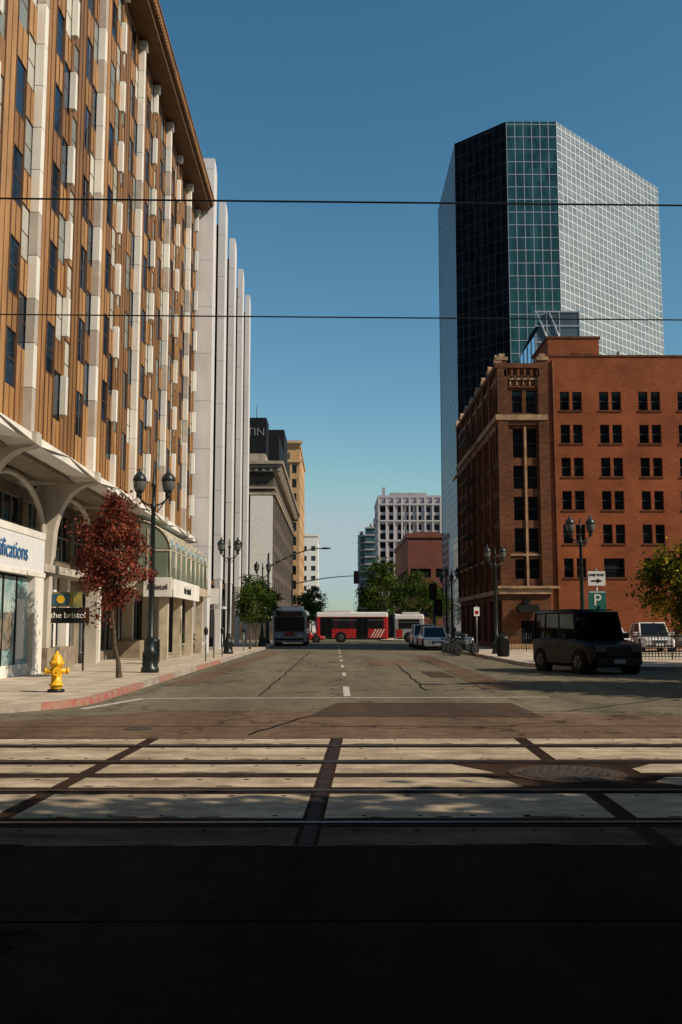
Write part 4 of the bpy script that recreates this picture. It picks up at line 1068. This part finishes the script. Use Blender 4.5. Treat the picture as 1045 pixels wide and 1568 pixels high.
tree('street_tree', (6.4, 138, .125), (2.0, 10.6), 3.2, LG, 40, 120, .2, .16); tree('street_tree', (9.6, 120, .125), (1.8, 7.8), 2.6, LG, 34, 120, .17, .14); tree('street_tree', (7.4, 160, .125), (2, 10), 3.0, LG, 30, 90, .24, .16)
tree('street_tree', (12.3, 125, .125), (1.8, 7.2), 2.2, LG, 26, 100, .17, .14)
tree('street_tree', (-4.6, 200, .125), (2.0, 9.6), 2.6, LG, 34, 100, .22, .14); tree('street_tree', (-5.2, 180, .125), (2.0, 7.6), 2.4, LG, 26, 90, .2, .14)
tree('street_tree', (-6, 240, .125), (2.0, 9), 3, LG, 26, 80, .28, .14); tree('street_tree', (8, 220, .125), (2.0, 9), 3, LG, 26, 80, .28, .14)
tree('ginkgo_tree', (13.5, 38.5, .125), (1.3, 4.6), 1.6, LY, 70, 170, .08, .08)
tree('shade_tree', (17.0, 30.0, 0.0), (2.8, 9.0), 3.2, LS, 90, 170, .23, .2)
tree('shade_tree', (21.5, 32, 0.0), (3.2, 9.5), 3.6, LS, 60, 150, .22, .2)
tree('shade_tree', (14.4, 22.0, 0.0), (3.2, 8.6), 2.9, LS, 70, 140, .21, .2)
tree('shade_tree', (19.5, 15.5, 0), (4, 9), 2.6, LS, 40, 120, .2, .2)
tree('shade_tree', (19.5, 24.5, 0), (4, 9), 3.0, LS, 50, 120, .22, .2)
# unseen trees added to block sky light and dapple the foreground
for (x, y, a, c_, r_) in ((9.5, .6, 5.0, 9.6, 3.3), (4.6, .2, 5.8, 9.4, 2.9), (14.2, 1.8, 5, 10, 3.0), (-1.2, -2.0, 5.4, 9.8, 3.6), (-7, -1.5, 5, 9.6, 3.6), (3.2, -5.2, 4.6, 9, 3.0), (-4.5, -5.4, 4.6, 9, 3.0), (10, -5, 4.6, 9, 3.2)):
    tree('shade_tree', (x, y, 0), (a, c_), r_, LS, 52, 110, .27, .17)
for (x, y, a, c_, r_) in ((7.9, 3.1, 5.6, 9.2, 2.5), (12.2, 3.5, 5, 9.6, 2.7), (4.8, 2.9, 6.2, 9.0, 2.0)):
    tree('shade_tree', (x, y, 0), (a, c_), r_, LS, 52, 110, .18, .14, clump_r=.36)

# ------------------------------------------------------------ light
to_sun = Vector((.70, -.32, .64)).normalized()
el = math.asin(to_sun.z); az = math.atan2(to_sun.x, to_sun.y)
wd = bpy.data.worlds.new('World'); scene.world = wd; wd.use_nodes = True
nt = wd.node_tree; bg = nt.nodes['Background']
sky = nt.nodes.new('ShaderNodeTexSky'); sky.sky_type = 'NISHITA'; sky.sun_disc = False
sky.sun_elevation = el; sky.sun_rotation = az; sky.air_density = 1.0; sky.dust_density = .6; sky.ozone_density = 1.6; sky.altitude = 0
sp = nt.nodes.new('ShaderNodeSeparateColor'); cb = nt.nodes.new('ShaderNodeCombineColor')
nt.links.new(sky.outputs[0], sp.inputs[0])
for i, (ex, kk, mx_) in enumerate(((1.6, 3.9, 4.6), (1.2, 2.4, 5.8), (1.12, 1.95, 6.2))):
    a = nt.nodes.new('ShaderNodeMath'); a.operation = 'MULTIPLY'; a.inputs[1].default_value = .07
    p_ = nt.nodes.new('ShaderNodeMath'); p_.operation = 'POWER'; p_.inputs[1].default_value = ex
    m1 = nt.nodes.new('ShaderNodeMath'); m1.operation = 'MULTIPLY'; m1.inputs[1].default_value = kk * 10
    m2 = nt.nodes.new('ShaderNodeMath'); m2.operation = 'MINIMUM'; m2.inputs[1].default_value = mx_
    nt.links.new(sp.outputs[i], a.inputs[0]); nt.links.new(a.outputs[0], p_.inputs[0]); nt.links.new(p_.outputs[0], m1.inputs[0]); nt.links.new(m1.outputs[0], m2.inputs[0]); nt.links.new(m2.outputs[0], cb.inputs[i])
nt.links.new(cb.outputs[0], bg.inputs[0]); bg.inputs[1].default_value = .088
sd = bpy.data.lights.new('sun', 'SUN'); sd.energy = 5.0; sd.angle = math.radians(.5); sd.color = (1, .85, .65)
so = bpy.data.objects.new('sun', sd); scene.collection.objects.link(so); so.rotation_euler = to_sun.to_track_quat('Z', 'Y').to_euler(); so.location = (20, -20, 40)

# ------------------------------------------------------------ camera
cd = bpy.data.cameras.new('camera'); cam = bpy.data.objects.new('camera', cd); scene.collection.objects.link(cam); scene.camera = cam
cd.sensor_fit = 'VERTICAL'; cd.sensor_height = 36; cd.lens = 35; cd.clip_end = 8000; cd.clip_start = .05
cam.location = (0, 0, 1.5); cam.rotation_euler = (math.radians(90 + 6.59), 0, math.radians(-.37))
